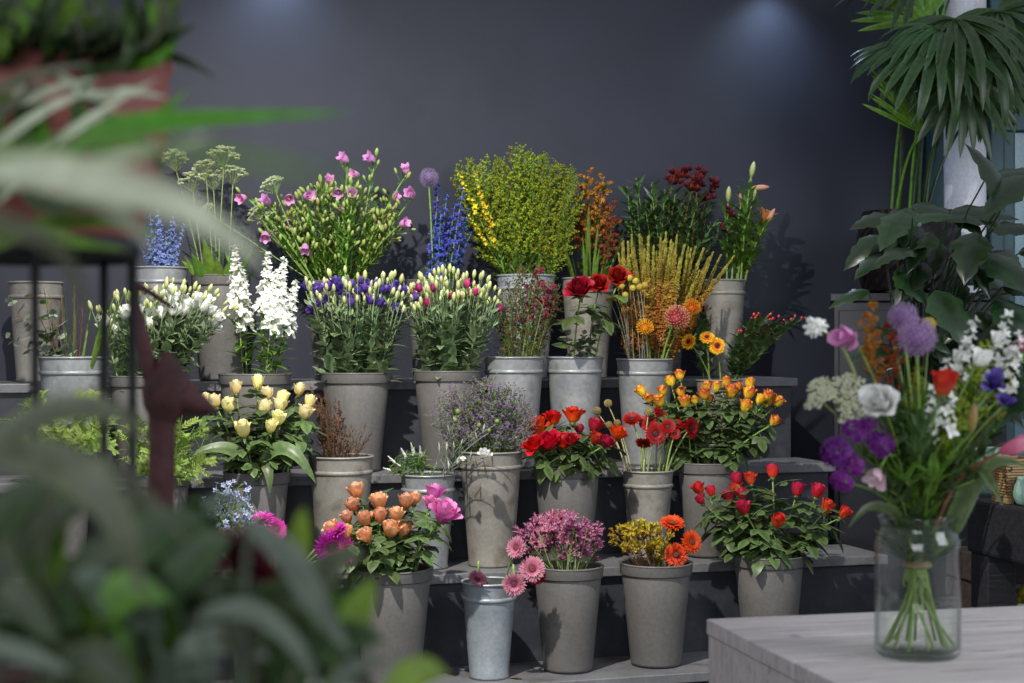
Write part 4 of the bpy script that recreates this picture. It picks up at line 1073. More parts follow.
bq('lisianthus', 'lisianthus', 855, 338, [('bloom', m_rose(8, .7, .022).mesh('pink_lisianthus', C_pinkb), 0)], 'pink lisianthus leaning out beside the white starry head', 1.25, .0, V((-.7, -.5, .1)), fl(6, .05, .016))
bq('lisianthus', 'lisianthus', 880, 470, [('bloom', m_rose(7, .6, .022).mesh('blush_lisianthus', bloom_mat('blush_petal', '#d8c0c4', '#dcbcc6', '#e2cbd2')), 0)], 'blush lisianthus hanging just above the jar rim', .95, -.09, V((-.5, -.6, -.5)), via=[P(902, 470, JY-.05), P(889, 455, JY-.08)])
bq('peony', 'peony', 884, 407, [('bloom', PEONY, 0)], 'white peony in the middle of the jar bouquet', .92, -.12, V((-.45, -.9, .35)), fl(6, .07, .025, OVATE))
bq('rose', 'rose', 940, 396, [('bloom', ROSEV['coral'][1], 0), ('calyx', CALYX[0], 1)], 'single red rose below the purple alliums', .95, -.15, V((.15, -.4, .9)), fl(6, .05, .03, OVATE))
def stampspike(fl_, mat, n, L, r, s, nm):
    mb = MB()
    for i in range(n):
        q = i/n; rd, d, nn = polar(i*2.4, 1.3*(1-.5*q)); mb.stamp(fl_, mat_to(UP*L*q + d*r*(1-.6*q), d, i, s*(1-.45*q)*rnd(.8, 1.2)))
    return mb.mesh(nm, mat)
SPW = stampspike(FL4, C_wht, 19, .13, .014, 1.35, 'white_snapdragon_spike')
SPA = [p_panicle('x', 'x', .16, .01, 16, .03, 9, DOT, C_ama, .8, (.3, 1.0), dict(t0=.05, t1=.95, n=14, L=.03, W=.007, prof=LANCE, nl=2), G_lime, None, .0015, .3, 'tassel', off=.006, bexp=.5).parts[k][1] for k in (2, 2)]
SPG = [p_panicle('x', 'x', .15, .01, 22, .04, 11, DOT, C_gold, .5, (.3, .9), None, None, None, .0012, .2, 'plume', off=.005, bexp=.5).parts[-1][1] for k in (0, 1)]
for px, py, dy, s, l in ((945, 436, -.1, .95, 'white snapdragon spike directly below the red rose'), (958, 385, .03, .9, 'white snapdragon spike behind the red rose'), (990, 386, .06, 1.0, 'white snapdragon spike closest to the shrub leaves'), (1006, 392, .02, .8, 'white snapdragon spike over the violet bloom'), (930, 440, -.02, .7, 'short white snapdragon spike deep in the bouquet')):
    bq('snapdragon', 'snapdragon', px, py, [('flower_spike', SPW, 0)], l, s, dy, V((.2 if px > 950 else 0, -.15, 1)), fl(6, .05, .012), G_fresh)
for px, py, dy, s in ((880, 392, .03, .95), (895, 398, .05, .8), (872, 382, .06, .6)):
    bq('amaranth', 'amaranth', px, py, [('tassel', R.choice(SPA), 0)], 'orange and green amaranth spike behind the white peony', s, dy, V((-.08, 0, 1)), fl(6, .05, .014), G_fresh, group='amaranth in the bouquet', short=True)
for px, py, dy, s in ((965, 430, .02, 1.0), (955, 455, -.03, .9), (978, 445, .03, .9), (940, 470, -.05, .8), (915, 450, .02, .9), (900, 470, .04, .8)):
    bq('goldenrod', 'goldenrod', px, py, [('flower_plume', R.choice(SPG), 0)], 'green goldenrod filler spike in the jar bouquet', s, dy, V((rnd(-.2, .4), 0, 1)), fl(24, .05, .01, LANCE, .5, 1.0), G_fresh, group='goldenrod in the bouquet', short=True)
am = MB()
for k in range(20):
    q = math.sqrt((k+.5)/20); a = k*2.4; e = V((.05*q*cos(a), .05*q*sin(a), .03 - .012*q)); am.tube([V((0, 0, 0)), e], .0007, 3)
    for i in range(14):
        a2 = rnd(0, 6.28); q2 = .011*math.sqrt(rnd(0, 1)); am.stamp(DOT, mat_to(e + V((q2*cos(a2), q2*sin(a2), rnd(-.002, .004))), UP, rnd(0, 6), rnd(.5, .8)))
AMM = am.mesh('ammi_umbel', bloom_mat('cream_ammi_floret', '#b9c08c', '#dcdfc0', '#e8e9d4'))
for px, py, s, dy, f, l in ((846, 396, .75, 0, V((-.3, -.5, .8)), 'largest creamy ammi umbel over the purple phlox'), (822, 402, .5, -.03, V((-.6, -.4, .6)), 'small ammi umbel hanging furthest out over the phlox'), (820, 388, .4, .03, V((-.5, -.3, .8)), 'small upper ammi umbel beside the big one'), (857, 418, .6, -.05, V((-.2, -.6, .6)), 'ammi umbel just above the purple phlox')):
    bq('ammi', 'ammi', px, py, [('umbel', AMM, 0)], l, s, dy, f, fl(9, .05, .006, LANCE, .5), G_fresh, .0016, short=True)
ph = MB()
for i in range(15):
    rd, d, nn = polar(i*2.4, 1.25*math.sqrt(i/15)); c = V((d.x*.026, d.y*.026, d.z*.014 + rnd(-.004, .004)))
    for k in range(5):
        x, y = ortho(d); b_ = k*1.2566 + i; ph.blade(c, x*cos(b_)+y*sin(b_) + d*.15, d, .0105, .010, curl=.2, prof=PETAL, nl=2, nw=2)
PHL = ph.mesh('phlox_head', C_purp)
for px, py, s, f, l in ((836, 452, .85, V((-.5, -.8, .2)), 'largest purple phlox cluster below the ammi'), (856, 430, .75, V((-.1, -.8, .6)), 'purple phlox cluster right under the white ammi'), (881, 444, .75, V((.1, -.9, .3)), 'purple phlox cluster below the white peony'), (853, 466, .6, V((-.3, -.9, -.1)), 'purple phlox cluster between the largest and the jar'), (842, 481, .65, V((-.5, -.8, -.3)), 'purple phlox cluster hanging lowest'), (868, 424, .5, V((0, -.8, .6)), 'small purple phlox cluster touching the peony')):
    bq('phlox', 'phlox', px, py, [('flower_head', PHL, 0)], l, s*1.15, -.1, f, fl(7, .06, .018), G_dark, short=s < .7)
WL = m_rose(9, .8, .022, .05).mesh('white_lisianthus_bloom', C_wht); VL = m_rose(11, .8, .022, .08).mesh('violet_bloom', C_vio); ML = m_rose(9, .8, .02, .05).mesh('magenta_bloom', C_mgl)
for px, py, me, s, dy, l in ((976, 365, WL, .9, .0, 'white lisianthus bloom beside the alliums and shrub'), (994, 343, WL, .65, .05, 'half-open white lisianthus highest in the bouquet'), (1009, 360, WL, .7, .04, 'white lisianthus behind the violet bloom'), (955, 362, WL, .7, .05, 'white lisianthus between red rose and alliums'), (994, 388, VL, .9, -.05, 'violet lisianthus below the white blooms'), (1004, 405, VL, .6, -.03, 'small violet lisianthus under the larger violet one'), (1021, 350, ML, .7, .03, 'magenta bloom at the outer edge of the bouquet'), (893, 340, ML, .4, .06, 'small rusty bloom half hidden by the alliums')):
    bq('lisianthus', 'lisianthus', px, py, [('bloom', me, 0)], l, s, dy, V((rnd(-.2, .4), -.7, .6)), fl(6, .05, .016), G_lisi)
bq('lily', 'lily', 971, 433, [('bud', m_bud(.0085, .05).mesh('long_lily_bud', bloom_mat('olive_bud', '#7f8a45', '#a08a50', '#8f6f50')), 0)], 'closed olive lily bud upright under the violet bloom', 1, -.1, V((.05, -.2, 1)), fl(5, .07, .014))
pb = MB()
for i in range(18):
    r, d, nn = polar(i*2.4, .08 + .25*i/18); pb.blade(r*.006, d, nn, .062 - .022*i/18, .017, curl=-.2, cup=.35, prof=POINTP, nl=4, nw=2)
bq('protea', 'protea', 1000, 452, [('flower_head', pb.mesh('pink_protea_head', C_pinkp), 0)], 'long pink protea bud pointing out of the bouquet', 1.05, -.1, V((.85, -.2, .35)), fl(6, .06, .016), sr=.0035, sm=C_brown)
for i, (px, py, dy) in enumerate(((900, 420, 0), (925, 410, 0), (948, 420, .02), (968, 405, .04), (985, 420, .04), (872, 440, .0), (888, 425, .03), (935, 390, .05), (995, 430, .03), (862, 455, .02), (910, 400, .05), (958, 445, -.05), (922, 430, -.08), (890, 460, .0), (1000, 415, .05), (978, 380, .06), (920, 455, -.1), (935, 475, -.12), (950, 490, -.05), (905, 480, -.1), (890, 490, -.08), (965, 470, 0), (985, 455, .0), (915, 430, .05), (975, 480, -.06))):
    bq('greenery', 'greenery', px, py, [], 'dark leafy filler stem low in the jar bouquet', 1, dy, None, fl(30, .075, .021, LANCE, .3, 1.0), G_fresh if i % 2 else G_dark, group='filler greenery in the bouquet', short=True)
tw = MB(); tw.lathe([(.021 + .003*cos(a), .003*sin(a)*2.) for a in [i*PI/4 for i in range(9)]], 24); o = tw.obj('twine', C_tan); o.location = TIE; tag(o, 'twine band tying the bouquet stems inside the jar', 'twine')

def leafpts(mb, pts, w, prof=LANCE, n=12, mat=0, fold=.25, tilt=0., nw=4, t0=0, t1=1):
    "leaf ribbon along points, facing roughly the camera side"
    pts = [V(p) for p in pts]; path = []
    m = len(pts)-1
    for i in range(n+1):
        x = i/n*m; j = min(int(x), m-1); t = x-j
        p0, p1, p2, p3 = pts[max(0, j-1)], pts[j], pts[j+1], pts[min(m, j+2)]
        path.append(.5*((2*p1) + (p2-p0)*t + (2*p0-5*p1+4*p2-p3)*t*t + (3*p1-p0-3*p2+p3)*t**3))
    rows = []; ts = []
    for i, p in enumerate(path):
        d = (path[min(i+1, n)] - path[max(0, i-1)]).normalized()
        nn = V((0, -1, .35)); nn = (nn - d*nn.dot(d)).normalized(); sd = d.cross(nn)
        sd, nn = sd*cos(tilt) + nn*sin(tilt), nn*cos(tilt) - sd*sin(tilt)
        hw = w*.5*prof(i/n)
        rows.append([p + sd*hw*c + nn*(fold*hw*abs(c)) for c in [k/nw*2-1 for k in range(nw+1)]])
        ts.append([t0 + (t1-t0)*abs(k/nw*2-1) for k in range(nw+1)])
    mb.rows(rows, ts, mat); return mb
def px_leaf(parent, pts, w, mat, name='leaf', root=None, **k):
    L0 = parent.location
    q = [P(*p) - L0 for p in pts]; mb = MB(); leafpts(mb, q, w, **k)
    if root is not None:
        a = V(root) - L0; mb.tube(bez(a, a.lerp(q[0], .5) + UP*.04, q[0], 5), [.0035, .002], 5)
    return mb.obj(name, mat, parent)
for pts, w, l in ([(893, 512, JY-.06), (868, 507, JY-.1), (848, 528, JY-.12)], .022, 'long green leaf drooping over the jar rim toward the coral roses'), ([(975, 470, JY-.05), (992, 485, JY-.08), (1003, 506, JY-.1)], .026, 'green leaf drooping over the jar rim toward the mint vases'), ([(985, 470, JY), (1010, 462, JY), (1030, 470, JY)], .022, 'green leaf under the pink protea bud'):
    o = thing('leaf', l, 'leaf', TIE); mb = MB(); q = [P(*p)-TIE for p in pts]; leafpts(mb, [V((0, 0, 0)), V((q[0].x*.5, q[0].y*.4, .05))] + q, w, prof=LANCE, n=14); mb.obj('blade', G_rose, o)
litp = P(796, 636.5, 0.0001) if False else None
mb = MB(); mb.blade(V((0, 0, 0)), V((1, .1, 0)), UP, .022, .008, curl=.3, cup=.2, prof=OVATE, nl=4, nw=2)
o = mb.obj('fallen_petal', C_mag); yy = (H-TZ)*F/(637-341.5); o.location = P(790, 637, yy) + UP*.002; tag(o, 'small magenta petal fallen on the whitewashed counter', 'petal')

# ---------- dark cabinet, palm, lobed shrub ------------------------------
cab = thing('cabinet', 'black lacquer cabinet against the navy wall, under the palm pot', 'cabinet', (0, 0, 0))
CZ = 1.465
c0 = P(830, 0, 5.62); cab.location = (c0.x, c0.y, 0); cab.rotation_euler = (0, 0, -rad(11.6))
def cbox(x0, x1, y0, y1, z0, z1, name):
    m_ = MB(); m_.box((x0, y0, z0), (x1, y1, z1)); bevel(m_.obj(name, M_dark2, cab, False), .004)
cbox(.012, .61, .012, .40, 0, CZ-.03, 'body')
cbox(0, .62, 0, .41, CZ-.03, CZ, 'top')
cbox(.03, .305, .002, .0118, .1, CZ-.06, 'door'); cbox(.315, .59, .002, .0118, .1, CZ-.06, 'door')
PY = 5.80
pc = P(909, 288, PY); pc.z = CZ + .001; prr = 51/F*PY
pot = thing('plant_pot', 'dark hammered pot holding the palm on the black cabinet', 'pot', pc)
hm = mottled('hammered_bronze', '#191617', '#2c2728', 30, .22, metal=.6, bump=.2)
mb = MB(); n, m = 44, 14; rows = []
for i in range(m+1):
    q = i/m; rr = prr*(.80 + .2*sin(PI*(q*.75+.12)))
    rows.append([V(((rr + .004*((i+j) % 2))*cos(2*PI*j/n), (rr + .004*((i+j) % 2))*sin(2*PI*j/n), .012 + .295*q)) for j in range(n)])
mb.rows(rows, [0]*(m+1), 0, True); mb.lathe([(prr*.88, .307), (prr*.8, .30), (prr*.8, .26), (0, .26)], 32); mb.lathe([(0, .0), (prr*.72, 0), (prr*.83, .013)], 32)
mb.obj('wall', hm, pot, False)
mb = MB(); mb.lathe([(0, .268), (prr*.8, .265)], 24); mb.obj('soil', M_soil, pot)
palm = thing('palm', 'tall fan palm with drooping fronds in the dark hammered pot', 'palm', pc + UP*.268)
G_palm = pig('palm_leaf', '#2c4424', '#3d5a2e', rough=.35, trans=.3, var=.2, spec=.5)
G_palml = pig('young_palm_leaf', '#5d8c2c', '#74a436', rough=.4, trans=.4, var=.2)
R.seed(90)
def frond(rootoff, hub, axis, up, nseg, L, W, spread, droop, mat, hubpull=.25):
    L0 = palm.location; a = V((rootoff[0], rootoff[1], 0)); h = hub - L0
    mb = MB(); c = V((a.x + (h.x-a.x)*hubpull, a.y + (h.y-a.y)*hubpull, h.z*.75))
    pth = bez(a, c, h, 10); mb.tube(pth, [.007, .0035], 6)
    axis = axis.normalized(); up = (up - axis*up.dot(axis)).normalized(); sd = axis.cross(up)
    for k in range(nseg):
        an = spread*((k+.5)/nseg*2-1); d = axis*cos(an) + sd*sin(an) + up*rnd(.0, .25)
        mb.blade(h, d, up, L*rnd(.85, 1.1)*(1-.25*abs(an)/spread), W*rnd(.85, 1.15), curl=droop*rnd(.7, 1.3), cup=.3, prof=STRAP, nl=8, nw=2, tm=1)
    fr = mb.obj('frond', mat, palm)
for a, hub, ax, up, ns, L, W, sp, dr, mt in (
    ((.0, -.04), P(956, 20, PY-.25), V((.05, -.5, -.35)), V((0, -.6, .8)), 13, .42, .030, 1.9, 1.6, G_palm),
    ((-.05, 0), P(921, 132, PY-.16), V((-.55, -.12, .8)), V((.1, -.9, .25)), 10, .30, .013, .62, .15, G_palml),
    ((-.06, .03), P(925, 20, PY), V((-.5, .0, .8)), V((0, -.9, .4)), 12, .36, .022, 1.3, .6, G_palml),
    ((.04, .02), P(1000, 12, PY-.1), V((.3, -.4, -.3)), V((0, -.5, .8)), 13, .40, .034, 2.2, 1.4, G_palm),
    ((.05, -.03), P(960, 70, PY-.12), V((-.1, -.4, -.5)), V((0, -.7, .7)), 11, .30, .028, 1.7, 1.2, G_palm),
    ((.06, 0), P(1012, 78, PY-.05), V((.6, -.4, -.1)), V((0, -.5, .9)), 9, .34, .03, 1.2, 1.2, G_palm),
    ((.02, .05), P(968, -40, PY+.05), V((.1, -.3, .5)), V((0, -.8, .5)), 13, .42, .028, 1.9, 1.0, G_palm),
    ((-.02, .05), P(915, -10, PY-.05), V((-.8, -.2, .1)), V((0, -.4, .9)), 10, .34, .026, 1.2, 1.1, G_palm),
    ((.03, .0), P(940, 30, PY-.3), V((-.7, -.4, -.1)), V((0, -.6, .8)), 8, .30, .024, 1.0, 1.5, G_palm),
    ((-.03, .02), P(905, 52, PY-.1), V((-.4, -.4, -.3)), V((0, -.6, .8)), 9, .30, .026, 1.5, 1.3, G_palm),
    ((.05, .03), P(985, 45, PY-.2), V((.0, -.4, -.5)), V((0, -.7, .7)), 11, .34, .03, 1.8, 1.3, G_palm),
    ((.02, -.05), P(935, 45, PY-.3), V((-.2, -.5, -.4)), V((0, -.7, .7)), 10, .36, .034, 1.6, 1.2, G_palm),
    ((.04, -.02), P(962, 72, PY-.22), V((.0, -.35, -.9)), V((0, -.9, -.2)), 9, .36, .03, 1.0, .5, G_palm),
    ((.05, .02), P(985, 60, PY-.15), V((.15, -.35, -.9)), V((0, -.9, -.2)), 8, .34, .028, 1.0, .5, G_palm),
    ((.0, .0), P(930, 75, PY+.05), V((.1, -.2, .9)), V((0, -.9, .2)), 9, .26, .016, .8, .4, G_palml)):
    frond(a, hub, ax, up, int(ns*1.35), L, W*1.25, sp, dr, mt)

# lobed-leaf shrub standing before the cabinet
SY = 4.75
sb = P(922, 600, SY); sb.z = .0
sp_ = thing('plant_pot', 'round dark clay pot of the large-leaved shrub, behind the counter', 'pot', sb)
mb = MB(); mb.lathe([(0, 0), (.12, 0), (.125, .01), (.16, .32), (.172, .33), (.172, .36), (.158, .36), (.15, .31), (0, .31)], 36); mb.obj('body', M_dark, sp_)
mb = MB(); mb.lathe([(0, .325), (.15, .32)], 24); mb.obj('soil', M_soil, sp_)
shr = thing('shrub', 'tall shrub with big glossy lobed leaves in front of the black cabinet', 'shrub', sb + UP*.31)
R.seed(95)
def POINTED(s): return max(.015, sin(PI * s ** .62) ** .8 * (1 + .16 * cos(s * 24)) * (1 - .25*s))
def shleaf(px, py, Y, dx, dy, dz, L, W, curl=.6, mat=None, up=None):
    h = P(px, py, Y) - shr.location; a = V((rnd(-.03, .03), rnd(-.03, .03), .0))
    mb = MB(); mb.tube(bez(a, V((a.x*.2 + (h.x-a.x)*.1 - .05, a.y*.2 + (h.y-a.y)*.1, h.z*.8)), h, 8), [.005, .0025], 5)
    d = V((dx, dy, dz)).normalized(); u = up or V((-.1, -.55, .8))
    mb.blade(h, d, u, L*.92, W*.78, curl=curl, cup=-.18, prof=POINTED, nl=12, nw=4, tm=1, ruf=.012)
    mb.obj('leaf', mat or G_gloss, shr)
for a in ((893, 215, 4.7, -1, -.3, -.1, .16, .12), (905, 212, 4.6, -.5, -.6, -.4, .2, .14), (912, 205, 4.75, .9, -.3, -.15, .2, .13), (950, 212, 4.6, 1, -.3, .1, .22, .13), (975, 232, 4.5, -.3, -.6, -.5, .22, .15),
          (925, 262, 4.6, -.6, -.5, -.5, .2, .13), (935, 290, 4.5, .3, -.6, -.6, .24, .15), (890, 345, 4.6, -.8, -.4, -.1, .17, .11), (868, 290, 4.75, -.9, -.2, -.2, .15, .08), (902, 335, 4.6, -.9, -.3, .3, .16, .07),
          (985, 255, 4.5, .6, -.5, -.4, .25, .16), (1000, 220, 4.6, -.9, -.4, .2, .22, .14), (1010, 250, 4.6, -.6, -.6, -.3, .24, .16), (995, 300, 4.5, .5, -.6, -.5, .26, .16), (965, 315, 4.6, .2, -.5, -.7, .22, .13),
          (1015, 320, 4.5, -.7, -.5, -.4, .24, .16), (1005, 200, 4.4, -.4, -.3, .8, .22, .14), (985, 180, 4.5, .7, -.3, .2, .24, .14), (1030, 175, 4.4, -.6, -.4, -.3, .24, .15), (1020, 380, 4.6, -.5, -.5, -.5, .22, .15),
          (955, 270, 4.7, .8, -.3, -.2, .2, .13), (930, 235, 4.7, -.2, -.6, -.6, .2, .13), (880, 235, 4.8, -.8, -.3, -.5, .18, .12), (1000, 345, 4.7, .1, -.4, -.8, .22, .14), (915, 325, 4.6, .4, -.5, -.6, .18, .11)):
    shleaf(*a)
for i in range(26):
    shleaf(rnd(885, 1030), rnd(205, 400), rnd(4.5, 4.85), rnd(-1, 1), rnd(-.7, -.1), rnd(-.8, .3), rnd(.15, .22), rnd(.08, .12), rnd(.3, .9))
for i in range(24):
    shleaf(rnd(905, 1030), rnd(260, 430), rnd(4.45, 4.8), rnd(-1, 1), rnd(-.8, -.2), rnd(-.9, .2), rnd(.13, .18), rnd(.08, .1), rnd(.3, .9))
for a in ((1005, 335, 4.8, .5, -.5, .4, .16, .12), (1018, 345, 4.8, .2, -.6, -.3, .16, .12)):
    shleaf(*a, mat=G_fresh)

# ---------- dark bench with mint vases, basket, croton --------------------
ba = rad(14); bu, bv = V((cos(ba), sin(ba), 0)), V((-sin(ba), cos(ba), 0))
BZ = .80
BC = P(966, 497.5, (H-BZ)*F/(497.5-341.5)); BC.z = 0
bench = thing('bench', 'black wooden bench of thick beams with the mint vases on it', 'bench', BC, rz=ba)
mb = MB(); mb.box((0, -1.3, BZ-.17), (.75, 0, BZ)); bevel(mb.obj('top_beam', M_dark, bench, False), .012)
for x, y in ((.01, -.11), (.64, -.11), (.01, -1.28), (.64, -1.28)):
    mb = MB(); mb.box((x, y, 0), (x+.1, y+.1, BZ-.17)); bevel(mb.obj('leg', M_dark, bench, False), .005)
mb = MB(); mb.box((.02, -1.26, .22), (.73, -.02, .25)); mb.obj('shelf', M_dark, bench, False)
M_mint = mottled('mint_glaze', '#8fb3a4', '#a4c6b6', 6, .25, dark='#88a898', bump=.03)
def onbench(px, dx):  # on the bench top, dx inside its outer edge
    k = (px-512)/F; c = BC + bu*dx; t = (c.x - k*c.y)/(-k*bv.y + bv.x) if True else 0
    p = c - bv*t; p.z = BZ + .001; return p
def vase(px, dx, r, h, label, ribs=22, neck=.6):
    p = onbench(px, dx); o = thing('vase', label, 'vase', p, rz=0)
    mb = MB(); n = ribs*3; rows = []; ts = []
    for q, z in ((0, 0), (.62, 0), (.8, .08), (.97, .28), (1.0, .45), (.93, .65), (.78, .82), (neck, .93), (neck*1.08, 1.0), (neck*.95, 1.0), (neck*.9, .9), (.7, .7), (0, .65)):
        rows.append([V((r*q*(1 + (.03*cos(ribs*2*PI*j/n) if .05 < z < .9 else 0))*cos(2*PI*j/n), r*q*(1 + (.03*cos(ribs*2*PI*j/n) if .05 < z < .9 else 0))*sin(2*PI*j/n), h*z)) for j in range(n)]); ts.append(z)
    mb.rows(rows, ts, 0, True); mb.obj('body', M_mint, o)
    return o
vase(992, .13, .072, .15, 'large ribbed mint green vase behind the cane basket')
vase(1027, .05, .04, .085, 'small mint green vase beside the cane basket', 18, .75)
bp = onbench(1012, .06)
bk = thing('basket', 'light brown woven cane basket on two stubby feet between the mint vases', 'basket', bp, rz=ba)
M_cane = mottled('cane', '#a5845a', '#c0a074', 14, .6, stretch=(1, 1, 12), dark='#7d5f3c')
mb = MB(); zs = [.022 + i*.0085 for i in range(13)]
for i, z in enumerate(zs):
    q = (z-.022)/.11; w = .042 + .016*q
    for k in range(4):
        a0 = k*PI/2 + PI/4; c0 = V((w*1.41*cos(a0), w*1.41*sin(a0), z)); c1 = V((w*1.41*cos(a0+PI/2), w*1.41*sin(a0+PI/2), z))
        nn = V((cos(a0+PI/4), sin(a0+PI/4), 0)); mb.tube([c0.lerp(c1, t/12) + nn*(.0022 if (t+i) % 2 else -.0008) for t in range(13)], .0042, 5)
mb.box((-.04, -.04, .02), (.04, .04, .026)); mb.obj('weave', M_cane, bk)
mb = MB()
for k in range(4):
    a0 = k*PI/2 + PI/4; w = .06
    mb.tube([V((w*1.41*cos(a0), w*1.41*sin(a0), .132)), V((w*1.41*cos(a0+PI/2), w*1.41*sin(a0+PI/2), .132))], .0055, 6)
mb.obj('rim', M_cane, bk)
for x, y in ((-.032, -.032), (.032, -.032), (-.032, .032), (.032, .032)):
    mb = MB(); mb.box((x-.011, y-.011, 0), (x+.011, y+.011, .024)); mb.obj('foot', M_cane, bk, False)
mb = MB(); mb.box((-.047, -.058, .098), (-.034, -.052, .124)); mb.obj('label_tag', M_dark, bk, False)
# croton on the bench's lower shelf
cp = onbench(1012, .16); cp.z = .251
cpt = thing('plant_pot', 'pale grey-green pot of the croton under the black bench', 'pot', cp)
mb = MB(); mb.lathe([(0, 0), (.075, 0), (.08, .005), (.1, .2), (.108, .205), (.108, .225), (.098, .225), (.094, .19), (0, .19)], 32); mb.obj('body', mottled('grey_green_glaze', '#6f7a6e', '#859082', 5, .4), cpt)
cro = thing('croton', 'croton with yellow veined leaves under the black bench', 'croton', cp + UP*.19)
M_cro = pig('croton_leaf', '#c9a93a', '#8f8a2e', '#4f5a26', rough=.35, trans=.2, ns=90, na=.5)
for px, py, dx, dz, L in ((1010, 610, -1, .12, .1), (1014, 612, -.75, .9, .095), (1018, 605, .3, 1, .1), (1022, 612, .9, .4, .1), (1008, 617, -.9, -.2, .08)):
    Yc = cp.y - .03; h = P(px, py, Yc) - cro.location; mb = MB(); mb.tube([V((0, 0, 0)), V((0, 0, .02)), h], .003, 5)
    mb.blade(h, V((dx, -.35, dz)), V((0, -.8, .6)), L, .032, curl=.4, cup=-.15, prof=OVATE, nl=8, nw=4, tm=1); mb.obj('leaf', M_cro, cro)
crate = thing('crate', 'dark brown wooden crate on the lower shelf of the black bench', 'crate', onbench(1020, .42) * 1.0, rz=ba); crate.location.z = .251
M_crate = mottled('dark_crate_wood', '#3a3330', '#4d4440', 6, .6, stretch=(1, 8, 8))
for i in range(3):
    for sy in (-.14, .14):
        mb = MB(); mb.box((-.2, sy-.008, .02+i*.105), (.2, sy+.008, .11+i*.105)); mb.obj('slat', M_crate, crate, False)
    for sx in (-.2, .2):
        mb = MB(); mb.box((sx-.008, -.132, .02+i*.105), (sx+.008, .132, .11+i*.105)); mb.obj('slat', M_crate, crate, False)
mb = MB(); mb.box((-.2, -.14, 0), (.2, .14, .018)); mb.obj('base_board', M_crate, crate, False)
# ---------- near plants -----------------------------------------------------
R.seed(120)
NG = pig('near_green_leaf', '#46691d', '#557a22', rough=.45, trans=.3, var=.15)
NP = pig('near_pale_leaf', '#a3aa90', '#b9bda6', '#8f9a78', rough=.5, trans=.25, var=.1)
NO = pig('near_olive_leaf', '#484c3a', '#575c47', rough=.5, trans=.15, var=.15)
ND = pig('near_dark_leaf', '#2e3f26', '#3d502c', rough=.45, trans=.2, var=.3)
NL = pig('near_lime_leaf', '#667f26', '#748e30', rough=.45, trans=.35, var=.1)
NV = pig('near_vivid_leaf', '#4a861a', '#579424', rough=.45, trans=.4, var=.1)
NS = pig('near_grey_leaf', '#4b584b', '#5e6b5d', rough=.5, trans=.15, var=.15)
M_pink = mottled('dusty_red_glaze', '#86463f', '#a1605a', 4, .5, dark='#936a62', stretch=(1, 1, 2))
SYY = 1.5
ps = P(40, 262, SYY)
stnd = thing('plant_stand', 'thin black iron plant stand under the dusty red pot', 'plant stand', (ps.x, ps.y, 0))
zr = ps.z + .012
mb = MB(); mb.lathe([(.088 + .006*cos(a), zr + .012*sin(a)) for a in [i*PI/4 for i in range(9)]], 40); mb.obj('ring', M_iron, stnd)
mb = MB(); mb.lathe([(0, zr-.008), (.086, zr-.008), (.086, zr-.002), (0, zr-.002)], 32); mb.obj('tray', M_iron, stnd)
for an in (2, 62, -76, 150, 215):
    c = V((.088*cos(rad(an)), .088*sin(rad(an)), 0)); mb = MB(); mb.tube([c + UP*zr, c], .0046, 8, cap=True); mb.obj('leg', M_iron, stnd)
mb = MB(); mb.lathe([(.088 + .004*cos(a), .35 + .004*sin(a)) for a in [i*PI/4 for i in range(9)]], 32); mb.obj('lower_ring', M_iron, stnd)
pp = thing('plant_pot', 'dusty red glazed pot on the black iron stand', 'pot', (ps.x, ps.y, zr+.0))
mb = MB(); mb.lathe([(0, 0), (.08, 0), (.088, .004), (.11, .06), (.121, .12), (.121, .17), (.125, .175), (.125, .188), (.114, .188), (.108, .16), (0, .16)], 40); mb.obj('body', M_pink, pp)
mb = MB(); mb.lathe([(0, .165), (.11, .162)], 24); mb.obj('soil', M_soil, pp)
dp = thing('grass_lily', 'arching long-leaved green plant in the dusty red pot', 'potted plant', (ps.x, ps.y, zr+.163))
rt = dp.location + UP*.002
for pts, w, m in (
    ([(30, 60, 1.5), (45, 158, 1.25), (110, 131, 1.12), (200, 120, 1.05), (350, 113, 1.0)], .023, NV),
    ([(60, 62, 1.48), (100, 150, 1.3), (150, 122, 1.22), (188, 90, 1.2)], .016, NV),
    ([(60, 60, 1.5), (100, 44, 1.4), (160, 42, 1.35), (198, 24, 1.32)], .016, ND),
    ([(60, 60, 1.5), (130, 52, 1.42), (180, 60, 1.38), (216, 78, 1.36)], .012, ND),
    ([(40, 60, 1.48), (88, 70, 1.34), (76, 112, 1.3), (58, 156, 1.28)], .009, ND),
    ([(20, 60, 1.5), (-30, 240, 1.3), (40, 226, 1.22), (110, 222, 1.2), (165, 236, 1.2)], .016, NG),
    ([(30, 60, 1.45), (20, 100, 1.3), (60, 88, 1.25), (100, 78, 1.22)], .012, NP),
    ([(0, 60, 1.45), (-40, 160, 1.25), (50, 108, 1.2), (100, 88, 1.2)], .012, NP),
    ([(0, 60, 1.45), (-40, 220, 1.25), (70, 132, 1.2), (158, 78, 1.2)], .012, NP),
    ([(0, 60, 1.45), (-50, 140, 1.25), (20, 100, 1.2), (60, 70, 1.2)], .013, NO)):
    px_leaf(dp, pts, w, m)
for i in range(85):
    x = rnd(-40, 160); x2 = x + rnd(-40, 40); y2 = rnd(-60, 40)
    px_leaf(dp, [(rnd(10, 80), 62, 1.5), (x, rnd(30, 64), rnd(1.34, 1.42)), (x2, y2, rnd(1.3, 1.45))], rnd(.011, .019), R.choice([NG, ND, ND, NG, NO]))
